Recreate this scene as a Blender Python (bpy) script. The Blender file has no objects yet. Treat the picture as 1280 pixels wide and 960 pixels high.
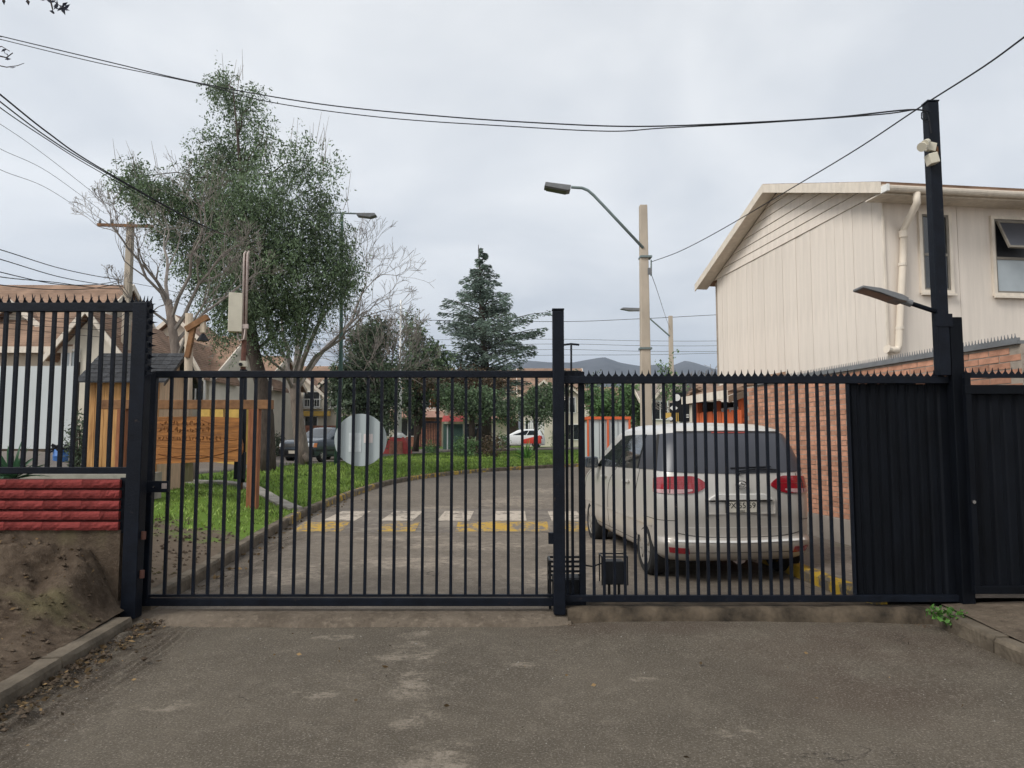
import bpy, bmesh, math, random
import numpy as np
from mathutils import Vector, Matrix
random.seed(7)
rng = np.random.default_rng(7)
C = bpy.context.scene.collection
S = bpy.context.scene
R = math.radians
# ---------------------------------------------------------------- camera, sky, sun, exposure
F_PX = 889.0
PITCH = math.atan(68 / F_PX)
CAM_Z = 1.6
cam_d = bpy.data.cameras.new('camera'); cam = bpy.data.objects.new('camera', cam_d); C.objects.link(cam)
cam_d.sensor_width = 36; cam_d.lens = 36 * F_PX / 1280
cam_d.clip_start = 0.05; cam_d.clip_end = 20000
cam.location = (0, 0, CAM_Z); cam.rotation_euler = (R(90) + PITCH, 0, 0)
S.camera = cam
SUN_EL, SUN_AZ = 43, 234          # degrees; azimuth clockwise from +Y (behind the camera, to the left)
w = bpy.data.worlds.new('World'); S.world = w; w.use_nodes = True
nt = w.node_tree; nt.nodes.clear()
def wn(t): return nt.nodes.new(t)
out = wn('ShaderNodeOutputWorld'); bg = wn('ShaderNodeBackground'); bg.inputs[1].default_value = 0.069
sky = wn('ShaderNodeTexSky'); sky.sky_type = 'NISHITA'; sky.sun_disc = False
sky.sun_elevation = R(SUN_EL); sky.sun_rotation = R(SUN_AZ)
tc = wn('ShaderNodeTexCoord'); sep = wn('ShaderNodeSeparateXYZ'); nt.links.new(tc.outputs['Generated'], sep.inputs[0])
mz = wn('ShaderNodeMath'); mz.operation = 'MAXIMUM'; nt.links.new(sep.outputs[2], mz.inputs[0]); mz.inputs[1].default_value = 0.0
az = wn('ShaderNodeMath'); az.operation = 'ADD'; nt.links.new(mz.outputs[0], az.inputs[0]); az.inputs[1].default_value = 0.22
dv = wn('ShaderNodeVectorMath'); dv.operation = 'DIVIDE'; nt.links.new(tc.outputs['Generated'], dv.inputs[0])
cmb = wn('ShaderNodeCombineXYZ')
for i in range(3): nt.links.new(az.outputs[0], cmb.inputs[i])
nt.links.new(cmb.outputs[0], dv.inputs[1])
n1 = wn('ShaderNodeTexNoise'); n1.inputs['Scale'].default_value = 1.7; n1.inputs['Detail'].default_value = 6; n1.inputs['Roughness'].default_value = .52
n1.inputs['Distortion'].default_value = .3
nt.links.new(dv.outputs[0], n1.inputs['Vector'])
cr = wn('ShaderNodeValToRGB')
cr.color_ramp.elements[0].position = .38; cr.color_ramp.elements[0].color = (6.0, 6.17, 6.4, 1)
cr.color_ramp.elements[1].position = .60; cr.color_ramp.elements[1].color = (7.6, 7.66, 7.7, 1)
nt.links.new(n1.outputs[0], cr.inputs[0])
gr = wn('ShaderNodeMapRange'); nt.links.new(sep.outputs[2], gr.inputs[0])
gr.inputs[1].default_value = 0.0; gr.inputs[2].default_value = .6; gr.inputs[3].default_value = 1.30; gr.inputs[4].default_value = .90
mulv = wn('ShaderNodeVectorMath'); mulv.operation = 'SCALE'; nt.links.new(cr.outputs[0], mulv.inputs[0]); nt.links.new(gr.outputs[0], mulv.inputs['Scale'])
mix = wn('ShaderNodeMix'); mix.data_type = 'RGBA'; mix.inputs[0].default_value = .96
nt.links.new(sky.outputs[0], mix.inputs[6]); nt.links.new(mulv.outputs[0], mix.inputs[7])
nt.links.new(mix.outputs[2], bg.inputs[0]); nt.links.new(bg.outputs[0], out.inputs[0])
sl = bpy.data.lights.new('sun', 'SUN'); so = bpy.data.objects.new('sun', sl); C.objects.link(so)
sl.energy = 1.5; sl.angle = R(24); sl.color = (1, .97, .92)
a_ = R(SUN_AZ); e_ = R(SUN_EL)
sd = Vector((math.sin(a_) * math.cos(e_), math.cos(a_) * math.cos(e_), math.sin(e_)))
so.rotation_euler = sd.to_track_quat('Z', 'Y').to_euler(); so.location = sd * 60
S.view_settings.view_transform = 'Standard'; S.view_settings.look = 'None'
S.view_settings.exposure = 0.98; S.view_settings.gamma = 1; S.view_settings.use_curve_mapping = False

# ---------------------------------------------------------------- measuring helpers (survey of the place)
def P(px, py, Y):
    """the point at distance Y that the camera sees at pixel (px, py) of the 1280x960 photograph"""
    a = (px - 640) / F_PX; b = (480 - py) / F_PX
    c, s = math.cos(PITCH), math.sin(PITCH)
    t = Y / (c - b * s)
    return Vector((a * t, Y, CAM_Z + (s + b * c) * t))
def PX(px, Y, py=560): return P(px, py, Y).x
def PZ(py, Y): return P(640, py, Y).z
def zr(Y): return .012 * min(max(Y - 8, 0), 90)
def ss(a, b, x):
    t = min(max((x - a) / (b - a), 0), 1); return t * t * (3 - 2 * t)
KERB = [(-3.36, 6.75), (-3.42, 7.5), (-3.56, 8.95), (-3.76, 10.74), (-3.93, 12.57), (-4.03, 13.93), (-4.07, 15.2), (-4.07, 17.4), (-3.92, 20.9),
        (-3.5, 23.5), (-2.85, 25.5), (-2.0, 27.3), (-.49, 29.5), (1.7, 31.85), (3.3, 33.2), (6, 34.9), (10, 36.6), (20, 39.5), (45, 45)]
def resample(pts, step):
    P2 = []
    n = len(pts)
    for i in range(n - 1):
        p0 = Vector(pts[max(i - 1, 0)]); p1 = Vector(pts[i]); p2 = Vector(pts[i + 1]); p3 = Vector(pts[min(i + 2, n - 1)])
        for k in range(12):
            t = k / 12
            P2.append(.5 * ((2 * p1) + (p2 - p0) * t + (2 * p0 - 5 * p1 + 4 * p2 - p3) * t * t + (-p0 + 3 * p1 - 3 * p2 + p3) * t ** 3))
    P2.append(Vector(pts[-1]))
    res = [P2[0]]; acc = 0
    for a, b in zip(P2, P2[1:]):
        d = (b - a).length
        while acc + d >= step and d > 1e-9:
            a = a + (b - a) * ((step - acc) / d); res.append(a.copy()); d = (b - a).length; acc = 0
        acc += d
    return res
KP = resample(KERB, .5)
KN = []
for i, p in enumerate(KP):
    t = (KP[min(i + 1, len(KP) - 1)] - KP[max(i - 1, 0)]).normalized(); KN.append(Vector((-t.y, t.x)))
_kx = np.array([p.x for p in KP]); _ky = np.array([p.y for p in KP])
def kd(x, y):
    i = int(np.argmin((_kx - x) ** 2 + (_ky - y) ** 2))
    return (Vector((x, y)) - KP[i]).dot(KN[i])
def bank(d, Y):
    return .14 + .29 * ss(0, 2.2, d) * (1 - .75 * ss(24, 34, Y)) + .6 * ss(5, 10, d) * (1 - ss(24, 32, Y))
def hl(x, y):
    d = kd(x, y)
    return zr(y) + (bank(d, y) if d > 0 else 0)

# ---------------------------------------------------------------- object helpers
def rootloc(o):
    v = Vector((0, 0, 0))
    while o is not None: v += o.location; o = o.parent
    return v
def tag(o, label=None, cat=None, group=None, kind=None):
    if label: o['label'] = label
    if cat: o['category'] = cat
    if group: o['group'] = group
    if kind: o['kind'] = kind
    return o
def empty(name, loc, label, cat, group=None, rz=0):
    o = bpy.data.objects.new(name, None); C.objects.link(o); o.location = loc; o.empty_display_size = .2; o.rotation_euler.z = rz
    return tag(o, label, cat, group)
class MB:
    def __init__(s): s.v = []; s.f = []
    def add(s, vs, fs):
        k = len(s.v); s.v += [tuple(v) for v in vs]; s.f += [tuple(i + k for i in f) for f in fs]; return s
    def box(s, c, d, rot=None):
        hx, hy, hz = d[0] / 2, d[1] / 2, d[2] / 2
        vs = [Vector((x, y, z)) for x in (-hx, hx) for y in (-hy, hy) for z in (-hz, hz)]
        if rot is not None: vs = [rot @ v for v in vs]
        c = Vector(c)
        return s.add([v + c for v in vs], [(0, 1, 3, 2), (4, 6, 7, 5), (0, 4, 5, 1), (2, 3, 7, 6), (0, 2, 6, 4), (1, 5, 7, 3)])
    def bb(s, x0, x1, y0, y1, z0, z1):
        return s.box(((x0 + x1) / 2, (y0 + y1) / 2, (z0 + z1) / 2), (abs(x1 - x0), abs(y1 - y0), abs(z1 - z0)))
    def bar(s, a, b, wd, dp=None, up=(0, 0, 1)):
        a, b = Vector(a), Vector(b); t = (b - a); L = t.length; t.normalize(); up = Vector(up)
        if abs(t.dot(up)) > .99: up = Vector((0, 1, 0))
        x = t.cross(up).normalized(); y = x.cross(t)
        m = Matrix((x, t, y)).transposed()
        return s.box((a + b) / 2, (wd, L, dp or wd), m)
    def tube(s, pts, rad, n=6, cap=True):
        pts = [Vector(p) for p in pts]; rs = rad if hasattr(rad, '__len__') else [rad] * len(pts)
        up = Vector((.1, .2, 1)); prev = None; vs = []; fs = []
        for i, p in enumerate(pts):
            t = (pts[min(i + 1, len(pts) - 1)] - pts[max(i - 1, 0)])
            t = t.normalized() if t.length > 1e-9 else Vector((0, 0, 1))
            if prev is None:
                u = t.cross(up);  u = t.cross(Vector((1, 0, 0))) if u.length < .1 else u
            else: u = prev - t * prev.dot(t)
            u.normalize(); prev = u; v = t.cross(u)
            for k in range(n):
                a = 2 * math.pi * k / n; vs.append(p + (u * math.cos(a) + v * math.sin(a)) * rs[i])
        for i in range(len(pts) - 1):
            for k in range(n):
                k2 = (k + 1) % n; fs.append((i * n + k, i * n + k2, (i + 1) * n + k2, (i + 1) * n + k))
        if cap: fs += [tuple(range(n - 1, -1, -1)), tuple(range((len(pts) - 1) * n, len(pts) * n))]
        return s.add(vs, fs)
    def lathe(s, c, prof, n=16, axis='z', cap=True):
        """prof: (radius, height) pairs turned round an axis"""
        c = Vector(c); vs = []; fs = []
        for r, h in prof:
            for k in range(n):
                a = 2 * math.pi * k / n; p = (r * math.cos(a), r * math.sin(a), h)
                if axis == 'x': p = (p[2], p[0], p[1])
                if axis == 'y': p = (p[0], p[2], p[1])
                vs.append(c + Vector(p))
        for i in range(len(prof) - 1):
            for k in range(n):
                k2 = (k + 1) % n; q = (i * n + k, i * n + k2, (i + 1) * n + k2, (i + 1) * n + k)
                fs.append(q if axis != 'y' else q[::-1])
        a0, a1 = tuple(range(n - 1, -1, -1)), tuple(range((len(prof) - 1) * n, len(prof) * n))
        if cap: fs += [a0, a1] if axis != 'y' else [a0[::-1], a1[::-1]]
        return s.add(vs, fs)
    def prism(s, poly, off):
        """a polygon (3D points) given thickness along off"""
        n = len(poly); poly = [Vector(p) for p in poly]; off = Vector(off)
        return s.add(poly + [p + off for p in poly], [tuple(range(n - 1, -1, -1)), tuple(range(n, 2 * n))] + [(i, (i + 1) % n, n + (i + 1) % n, n + i) for i in range(n)])
    def grid(s, rows):
        m = len(rows[0]); vs = [p for r in rows for p in r]
        return s.add(vs, [(i * m + j, i * m + j + 1, (i + 1) * m + j + 1, (i + 1) * m + j) for i in range(len(rows) - 1) for j in range(m - 1)])
    def mesh(s, name, mat, origin=(0, 0, 0), smooth=False, fix=True):
        me = bpy.data.meshes.new(name); o = Vector(origin)
        me.from_pydata([(v[0] - o.x, v[1] - o.y, v[2] - o.z) for v in s.v], [], s.f)
        if fix and len(s.f) < 20000:
            bm = bmesh.new(); bm.from_mesh(me); bmesh.ops.recalc_face_normals(bm, faces=bm.faces); bm.to_mesh(me); bm.free()
        if mat: me.materials.append(mat)
        if smooth: me.polygons.foreach_set('use_smooth', [True] * len(me.polygons))
        return me
    def build(s, name, mat, parent=None, smooth=False, bevel=0, fix=True, kind=None, label=None):
        me = s.mesh(name, mat, rootloc(parent), smooth, fix)
        o = bpy.data.objects.new(name, me); C.objects.link(o); o.parent = parent
        if bevel: bev(o, bevel)
        if kind: o['kind'] = kind
        if label: o['label'] = label
        return o
def bev(o, wd):
    m = o.modifiers.new('bevel', 'BEVEL'); m.width = wd; m.segments = 2; m.limit_method = 'ANGLE'; m.angle_limit = R(50)
def inst(name, me, parent, loc, rot=None, scale=None):
    o = bpy.data.objects.new(name, me); C.objects.link(o); o.parent = parent
    o.location = Vector(loc) - rootloc(parent)
    if rot is not None: o.rotation_euler = rot
    if scale is not None: o.scale = scale
    return o
def copy_tree(o, parent=None):
    c = o.copy(); C.objects.link(c); c.parent = parent
    for ch in list(o.children): copy_tree(ch, c)
    return c

# ---------------------------------------------------------------- materials
def mat(name, col, rough=.8, var=.15, scale=6, metal=0, bump=0, bscale=40, spec=.3, col2=None, detail=5, stretch=None, island=0, coat=0):
    m = bpy.data.materials.new(name); m.use_nodes = True; t = m.node_tree; b = t.nodes['Principled BSDF']
    b.inputs['Roughness'].default_value = rough; b.inputs['Metallic'].default_value = metal
    b.inputs['Specular IOR Level'].default_value = spec
    if coat: b.inputs['Coat Weight'].default_value = coat; b.inputs['Coat Roughness'].default_value = .05
    g = t.nodes.new('ShaderNodeTexCoord'); vec = g.outputs['Object']
    if stretch:
        mp = t.nodes.new('ShaderNodeMapping'); mp.inputs['Scale'].default_value = stretch; t.links.new(vec, mp.inputs[0]); vec = mp.outputs[0]
    n = t.nodes.new('ShaderNodeTexNoise'); n.inputs['Scale'].default_value = scale; n.inputs['Detail'].default_value = detail; n.inputs['Roughness'].default_value = .6
    t.links.new(vec, n.inputs['Vector'])
    r = t.nodes.new('ShaderNodeValToRGB'); t.links.new(n.outputs[0], r.inputs[0])
    lo = [c * (1 - var) for c in col]; hi = [min(c * (1 + var), 1) for c in col]
    if col2: hi = col2
    r.color_ramp.elements[0].position = .3; r.color_ramp.elements[0].color = (*lo, 1)
    r.color_ramp.elements[1].position = .7; r.color_ramp.elements[1].color = (*hi, 1)
    cout = r.outputs[0]
    if island:
        ge = t.nodes.new('ShaderNodeNewGeometry'); oi = t.nodes.new('ShaderNodeObjectInfo')
        ad = t.nodes.new('ShaderNodeMath'); ad.operation = 'ADD'; t.links.new(ge.outputs['Random Per Island'], ad.inputs[0]); t.links.new(oi.outputs['Random'], ad.inputs[1])
        fr = t.nodes.new('ShaderNodeMath'); fr.operation = 'FRACT'; t.links.new(ad.outputs[0], fr.inputs[0])
        mr = t.nodes.new('ShaderNodeMapRange'); t.links.new(fr.outputs[0], mr.inputs[0]); mr.inputs[3].default_value = 1 - island; mr.inputs[4].default_value = 1 + island
        hv = t.nodes.new('ShaderNodeVectorMath'); hv.operation = 'SCALE'; t.links.new(cout, hv.inputs[0]); t.links.new(mr.outputs[0], hv.inputs['Scale'])
        cout = hv.outputs[0]
    t.links.new(cout, b.inputs['Base Color'])
    if bump:
        n2 = t.nodes.new('ShaderNodeTexNoise'); n2.inputs['Scale'].default_value = bscale; n2.inputs['Detail'].default_value = 4; t.links.new(vec, n2.inputs['Vector'])
        bp = t.nodes.new('ShaderNodeBump'); bp.inputs['Strength'].default_value = bump; bp.inputs['Distance'].default_value = .02
        t.links.new(n2.outputs[0], bp.inputs['Height']); t.links.new(bp.outputs[0], b.inputs['Normal'])
    return m
M = {}
M['iron'] = mat('black_iron', (.0045, .0065, .0115), .5, .35, 9, spec=.15, bump=.15, bscale=60)
def chips(m, col, lo, hi, sc):
    """small chips and rust spots in the paint"""
    t = m.node_tree; b = t.nodes['Principled BSDF']; src = b.inputs['Base Color'].links[0].from_socket; g = t.nodes.new('ShaderNodeNewGeometry')
    n = t.nodes.new('ShaderNodeTexNoise'); n.inputs['Scale'].default_value = sc; n.inputs['Detail'].default_value = 7; n.inputs['Roughness'].default_value = .7; t.links.new(g.outputs['Position'], n.inputs['Vector'])
    r = t.nodes.new('ShaderNodeMapRange'); t.links.new(n.outputs[0], r.inputs[0]); r.inputs[1].default_value = lo; r.inputs[2].default_value = hi
    mx = t.nodes.new('ShaderNodeMix'); mx.data_type = 'RGBA'; t.links.new(r.outputs[0], mx.inputs[0]); t.links.new(src, mx.inputs[6]); mx.inputs[7].default_value = (*col, 1); t.links.new(mx.outputs[2], b.inputs['Base Color'])
chips(M['iron'], (.06, .045, .036), .63, .78, 11)
M['iron2'] = mat('black_sheet', (.0032, .0042, .0065), .6, .4, 5, spec=.10, bump=.2, bscale=30, stretch=(1, 1, .3))
M['black'] = mat('black_plastic', (.008, .009, .011), .5, .3, 20)
M['rubber'] = mat('rubber', (.018, .018, .018), .85, .3, 20)
M['concrete'] = mat('concrete', (.27, .25, .22), .9, .25, 4, bump=.3, bscale=30)
M['concrete_brown'] = mat('mossy_concrete', (.030, .023, .015), .95, .5, 5, bump=.6, bscale=25, col2=(.105, .080, .055))
M['kerb'] = mat('kerb_concrete', (.072, .056, .039), .95, .4, 3, bump=.6, bscale=30, col2=(.165, .135, .10))
M['pole_concrete'] = mat('pole_concrete', (.42, .36, .29), .9, .18, 3, bump=.2, bscale=40, stretch=(1, 1, .3))
M['siding'] = mat('cream_siding', (.68, .61, .535), .78, .08, 2.5, bump=.06, bscale=30, stretch=(4, 4, .35), island=.03)
M['trim'] = mat('cream_trim', (.66, .59, .50), .7, .12, 4, stretch=(3, 3, 1))
M['white'] = mat('white_paint', (.72, .72, .70), .6, .08, 5)
M['pvc'] = mat('cream_pipe', (.66, .58, .48), .5, .08, 3)
M['glass'] = mat('dark_glass', (.02, .024, .028), .05, .2, 2, spec=.8)
M['glass_pale'] = mat('frosted_glass', (.36, .40, .42), .25, .1, 2, spec=.5)
M['alu'] = mat('bronze_aluminium', (.20, .18, .15), .5, .15, 6)
M['brick'] = mat('orange_brick', (.42, .215, .14), .9, .28, 7, bump=.3, bscale=40, island=.22)
M['mortar'] = mat('mortar', (.33, .28, .23), .95, .2, 10, bump=.3)
M['redblock'] = mat('red_painted_block', (.175, .036, .033), .92, .4, 9, spec=.08, bump=.6, bscale=35, island=.12)
M['redmortar'] = mat('red_painted_joint', (.10, .022, .02), .9, .3, 9, bump=.4)
M['plinth'] = mat('grey_plinth', (.33, .295, .26), .95, .2, 2, bump=.2)
M['yellow'] = mat('yellow_kerb_paint', (.52, .33, .03), .8, .25, 5, col2=(.62, .42, .07), bump=.3)
M['wood_dark'] = mat('brown_timber', (.16, .075, .032), .75, .35, 5, col2=(.27, .135, .06), stretch=(1, 1, 1), bump=.3, bscale=25)
M['wood_post'] = mat('red_brown_timber', (.22, .075, .032), .7, .3, 4, col2=(.32, .13, .06), stretch=(6, 6, .7), bump=.2)
M['wood_sign'] = mat('varnished_board', (.20, .075, .018), .6, .3, 3, col2=(.38, .155, .04), stretch=(.7, 3, 7), bump=.35, bscale=8)
M['carve'] = mat('carved_groove', (.15, .055, .016), .85, .3, 9)
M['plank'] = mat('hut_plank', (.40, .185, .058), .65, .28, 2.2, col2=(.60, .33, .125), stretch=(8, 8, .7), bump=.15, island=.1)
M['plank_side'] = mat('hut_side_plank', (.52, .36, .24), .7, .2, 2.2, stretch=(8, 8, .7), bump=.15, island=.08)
M['shingle'] = mat('charcoal_shingle', (.040, .041, .044), .9, .4, 16, bump=.4, island=.25)
M['log'] = mat('peeled_log', (.40, .33, .25), .85, .25, 4, stretch=(5, 5, .6), bump=.3)
M['grey_sheet'] = mat('grey_sheet', (.50, .53, .53), .6, .06, 1.5, stretch=(1, 1, .5))
M['wall_beige'] = mat('beige_wall', (.52, .45, .36), .9, .1, 1.5)
M['wall_pale'] = mat('pale_wall', (.60, .55, .46), .9, .1, 1.5)
M['wall_brick'] = mat('far_brick_wall', (.34, .15, .10), .9, .4, 5)
M['band_yellow'] = mat('ochre_band', (.58, .38, .10), .8, .2, 3)
M['band_pink'] = mat('salmon_band', (.56, .33, .27), .8, .15, 3)
M['soffit'] = mat('brown_soffit', (.17, .12, .085), .85, .2, 3)
def roof_mat(name, c):
    m = mat(name, c, .95, .3, 1.3, col2=tuple(min(x * 1.5, 1) for x in c)); t = m.node_tree; b = t.nodes['Principled BSDF']
    g = t.nodes.new('ShaderNodeTexCoord'); wv = t.nodes.new('ShaderNodeTexWave'); wv.wave_type = 'BANDS'; wv.bands_direction = 'Z'
    wv.inputs['Scale'].default_value = 3.2; wv.inputs['Distortion'].default_value = .6; wv.inputs['Detail'].default_value = 2; t.links.new(g.outputs['Object'], wv.inputs['Vector'])
    bp = t.nodes.new('ShaderNodeBump'); bp.inputs['Strength'].default_value = .5; bp.inputs['Distance'].default_value = .05
    t.links.new(wv.outputs[0], bp.inputs['Height']); t.links.new(bp.outputs[0], b.inputs['Normal']); return m
M['roof'] = roof_mat('tan_shingle_roof', (.225, .145, .10))
M['roof_grey'] = roof_mat('grey_shingle_roof', (.24, .20, .17))
M['bark'] = mat('brown_bark', (.055, .042, .034), .95, .4, 6, bump=.6, bscale=14, stretch=(3, 3, .8))
M['bark_grey'] = mat('grey_bark', (.19, .155, .13), .95, .35, 5, bump=.4, bscale=14, stretch=(3, 3, .8))
M['twig'] = mat('twig', (.21, .185, .165), .95, .3, 5)
def leafmat(name, c, var=.5, c2=None):
    m = mat(name, c, .55, .35, .55, col2=c2 or tuple(x * 1.6 for x in c), island=var, spec=.35, detail=3); t = m.node_tree; b = t.nodes['Principled BSDF']
    tr = t.nodes.new('ShaderNodeBsdfTranslucent'); mx = t.nodes.new('ShaderNodeMixShader'); mx.inputs[0].default_value = .22
    src = b.inputs['Base Color'].links[0].from_socket; t.links.new(src, tr.inputs[0])
    o = t.nodes['Material Output']; t.links.new(b.outputs[0], mx.inputs[1]); t.links.new(tr.outputs[0], mx.inputs[2]); t.links.new(mx.outputs[0], o.inputs[0]); return m
M['leaf_main'] = leafmat('pepper_leaf', (.105, .15, .078), .6)
M['leaf_dark'] = leafmat('dark_leaf', (.068, .095, .055), .5)
M['leaf_mid'] = leafmat('mid_leaf', (.11, .16, .085), .5)
M['leaf_brown'] = leafmat('brown_leaf', (.085, .058, .034), .5)
M['leaf_rust'] = leafmat('rust_leaf', (.22, .085, .03), .4)
M['leaf_cedar'] = leafmat('cedar_needle', (.135, .18, .145), .5)
M['leaf_bush'] = leafmat('bush_leaf', (.105, .18, .07), .5)
M['leaf_yucca'] = leafmat('yucca_leaf', (.12, .24, .06), .4)
M['leaf_agave'] = leafmat('agave_leaf', (.05, .12, .06), .4)
M['leaf_weed'] = leafmat('weed_leaf', (.07, .17, .03), .4)
M['leaf_black'] = leafmat('backlit_leaf', (.018, .02, .035), .4)
M['grass'] = leafmat('grass_blade', (.125, .225, .038), .55, (.26, .35, .075))
M['litter'] = mat('dry_leaf_litter', (.13, .085, .04), .95, .5, 4, island=.8)
M['red'] = mat('red_paint', (.36, .055, .05), .6, .25, 5)
M['red_dark'] = mat('dark_red_paint', (.30, .06, .05), .7, .25, 5)
M['blue'] = mat('blue_plastic', (.06, .17, .45), .5, .15, 5)
M['orange'] = mat('orange_paint', (.62, .12, .04), .6, .12, 5)
M['orange_picket'] = mat('orange_stain', (.48, .105, .035), .7, .3, 5, stretch=(5, 5, .6), island=.15)
M['box_cream'] = mat('cream_metal_box', (.56, .52, .42), .5, .08, 4)
M['rust'] = mat('rusty_pipe', (.12, .055, .04), .8, .35, 8)
M['conduit'] = mat('galvanised_conduit', (.40, .33, .30), .5, .2, 6, metal=.3)
M['steel'] = mat('grey_green_steel', (.15, .19, .19), .5, .15, 6)
M['lamp_grey'] = mat('grey_lamp', (.16, .165, .17), .5, .15, 8)
M['lens'] = mat('lamp_lens', (.07, .065, .06), .3, .1, 20)
M['cable'] = mat('black_cable', (.012, .013, .016), .7, .1, 5)
M['disc'] = mat('sign_back', (.42, .47, .47), .5, .02, 3, spec=.4, stretch=(12, 1, .6))
M['paper'] = mat('faded_paper', (.70, .63, .60), .9, .12, 8)
M['smudge'] = mat('worn_sticker', (.55, .59, .59), .8, .12, 18)
M['silver'] = mat('silver_paint', (.56, .535, .495), .33, .06, 2.2, metal=.25, spec=.5, coat=.5)
def dusty(m, z0, z1, amt, col=(.30, .225, .155)):
    """road dust that clings to the lower body, in streaks of its own"""
    t = m.node_tree; b = t.nodes['Principled BSDF']; src = b.inputs['Base Color'].links[0].from_socket
    g = t.nodes.new('ShaderNodeTexCoord'); sp = t.nodes.new('ShaderNodeSeparateXYZ'); t.links.new(g.outputs['Object'], sp.inputs[0])
    n = t.nodes.new('ShaderNodeTexNoise'); n.inputs['Scale'].default_value = 2.5; n.inputs['Detail'].default_value = 6; t.links.new(g.outputs['Object'], n.inputs['Vector'])
    r = t.nodes.new('ShaderNodeMapRange'); r.interpolation_type = 'SMOOTHSTEP'; t.links.new(sp.outputs[2], r.inputs[0])
    for i, q in enumerate((z0, z1, amt, 0)): r.inputs[i + 1].default_value = q
    mu = t.nodes.new('ShaderNodeMath'); mu.operation = 'MULTIPLY'; t.links.new(r.outputs[0], mu.inputs[0])
    n2 = t.nodes.new('ShaderNodeMapRange'); t.links.new(n.outputs[0], n2.inputs[0]); n2.inputs[1].default_value = .3; n2.inputs[2].default_value = .65; n2.inputs[3].default_value = .45; n2.inputs[4].default_value = 1; t.links.new(n2.outputs[0], mu.inputs[1])
    mx = t.nodes.new('ShaderNodeMix'); mx.data_type = 'RGBA'; t.links.new(mu.outputs[0], mx.inputs[0]); t.links.new(src, mx.inputs[6]); mx.inputs[7].default_value = (*col, 1); t.links.new(mx.outputs[2], b.inputs['Base Color'])
    ro = t.nodes.new('ShaderNodeMath'); ro.operation = 'MULTIPLY_ADD'; t.links.new(mu.outputs[0], ro.inputs[0]); ro.inputs[1].default_value = .5; ro.inputs[2].default_value = b.inputs['Roughness'].default_value; t.links.new(ro.outputs[0], b.inputs['Roughness'])
dusty(M['silver'], .35, 1.0, .5)
M['silver_trim'] = mat('pale_trim', (.72, .70, .66), .3, .05, 3, metal=.2, coat=.4)
M['car_grey'] = mat('grey_blue_paint', (.055, .068, .085), .25, .08, 3, metal=.3, coat=.5)
M['car_white'] = mat('white_car_paint', (.75, .76, .76), .3, .04, 3, coat=.5)
M['car_red'] = mat('red_cover', (.60, .06, .04), .5, .2, 3)
M['gap'] = mat('panel_gap', (.03, .028, .026), .8, .1, 5)
M['tail_red'] = mat('red_lens', (.27, .012, .02), .12, .18, 9, spec=.7, coat=.6)
M['tail_white'] = mat('pale_lens', (.50, .30, .30), .15, .1, 20, spec=.6, coat=.5)
M['amber'] = mat('amber_lens', (.75, .22, .04), .2, .1, 20, spec=.6)
M['clear_lens'] = mat('clear_lens', (.55, .58, .60), .15, .1, 20, spec=.6)
M['tint'] = mat('tinted_glass', (.055, .058, .070), .3, .1, 2, spec=.4)
M['tint_side'] = mat('side_glass', (.02, .024, .026), .03, .1, 2, spec=.9, coat=.6)
M['rim'] = mat('alloy_rim', (.36, .335, .30), .5, .25, 8, metal=.4)
M['chrome'] = mat('chrome', (.30, .29, .28), .25, .05, 5, metal=.9)
M['plate'] = mat('number_plate', (.58, .54, .46), .6, .08, 9)
M['green_box'] = mat('green_painted_steel', (.05, .10, .085), .6, .2, 5)
M['snow'] = mat('snowy_rock', (.20, .23, .28), .9, .3, .004, col2=(.9, .9, .92), detail=10)
M['rock'] = mat('dry_hill', (.07, .07, .075), .95, .4, .01, detail=10)
M['bench'] = mat('dark_timber', (.06, .045, .035), .8, .3, 5)
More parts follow.
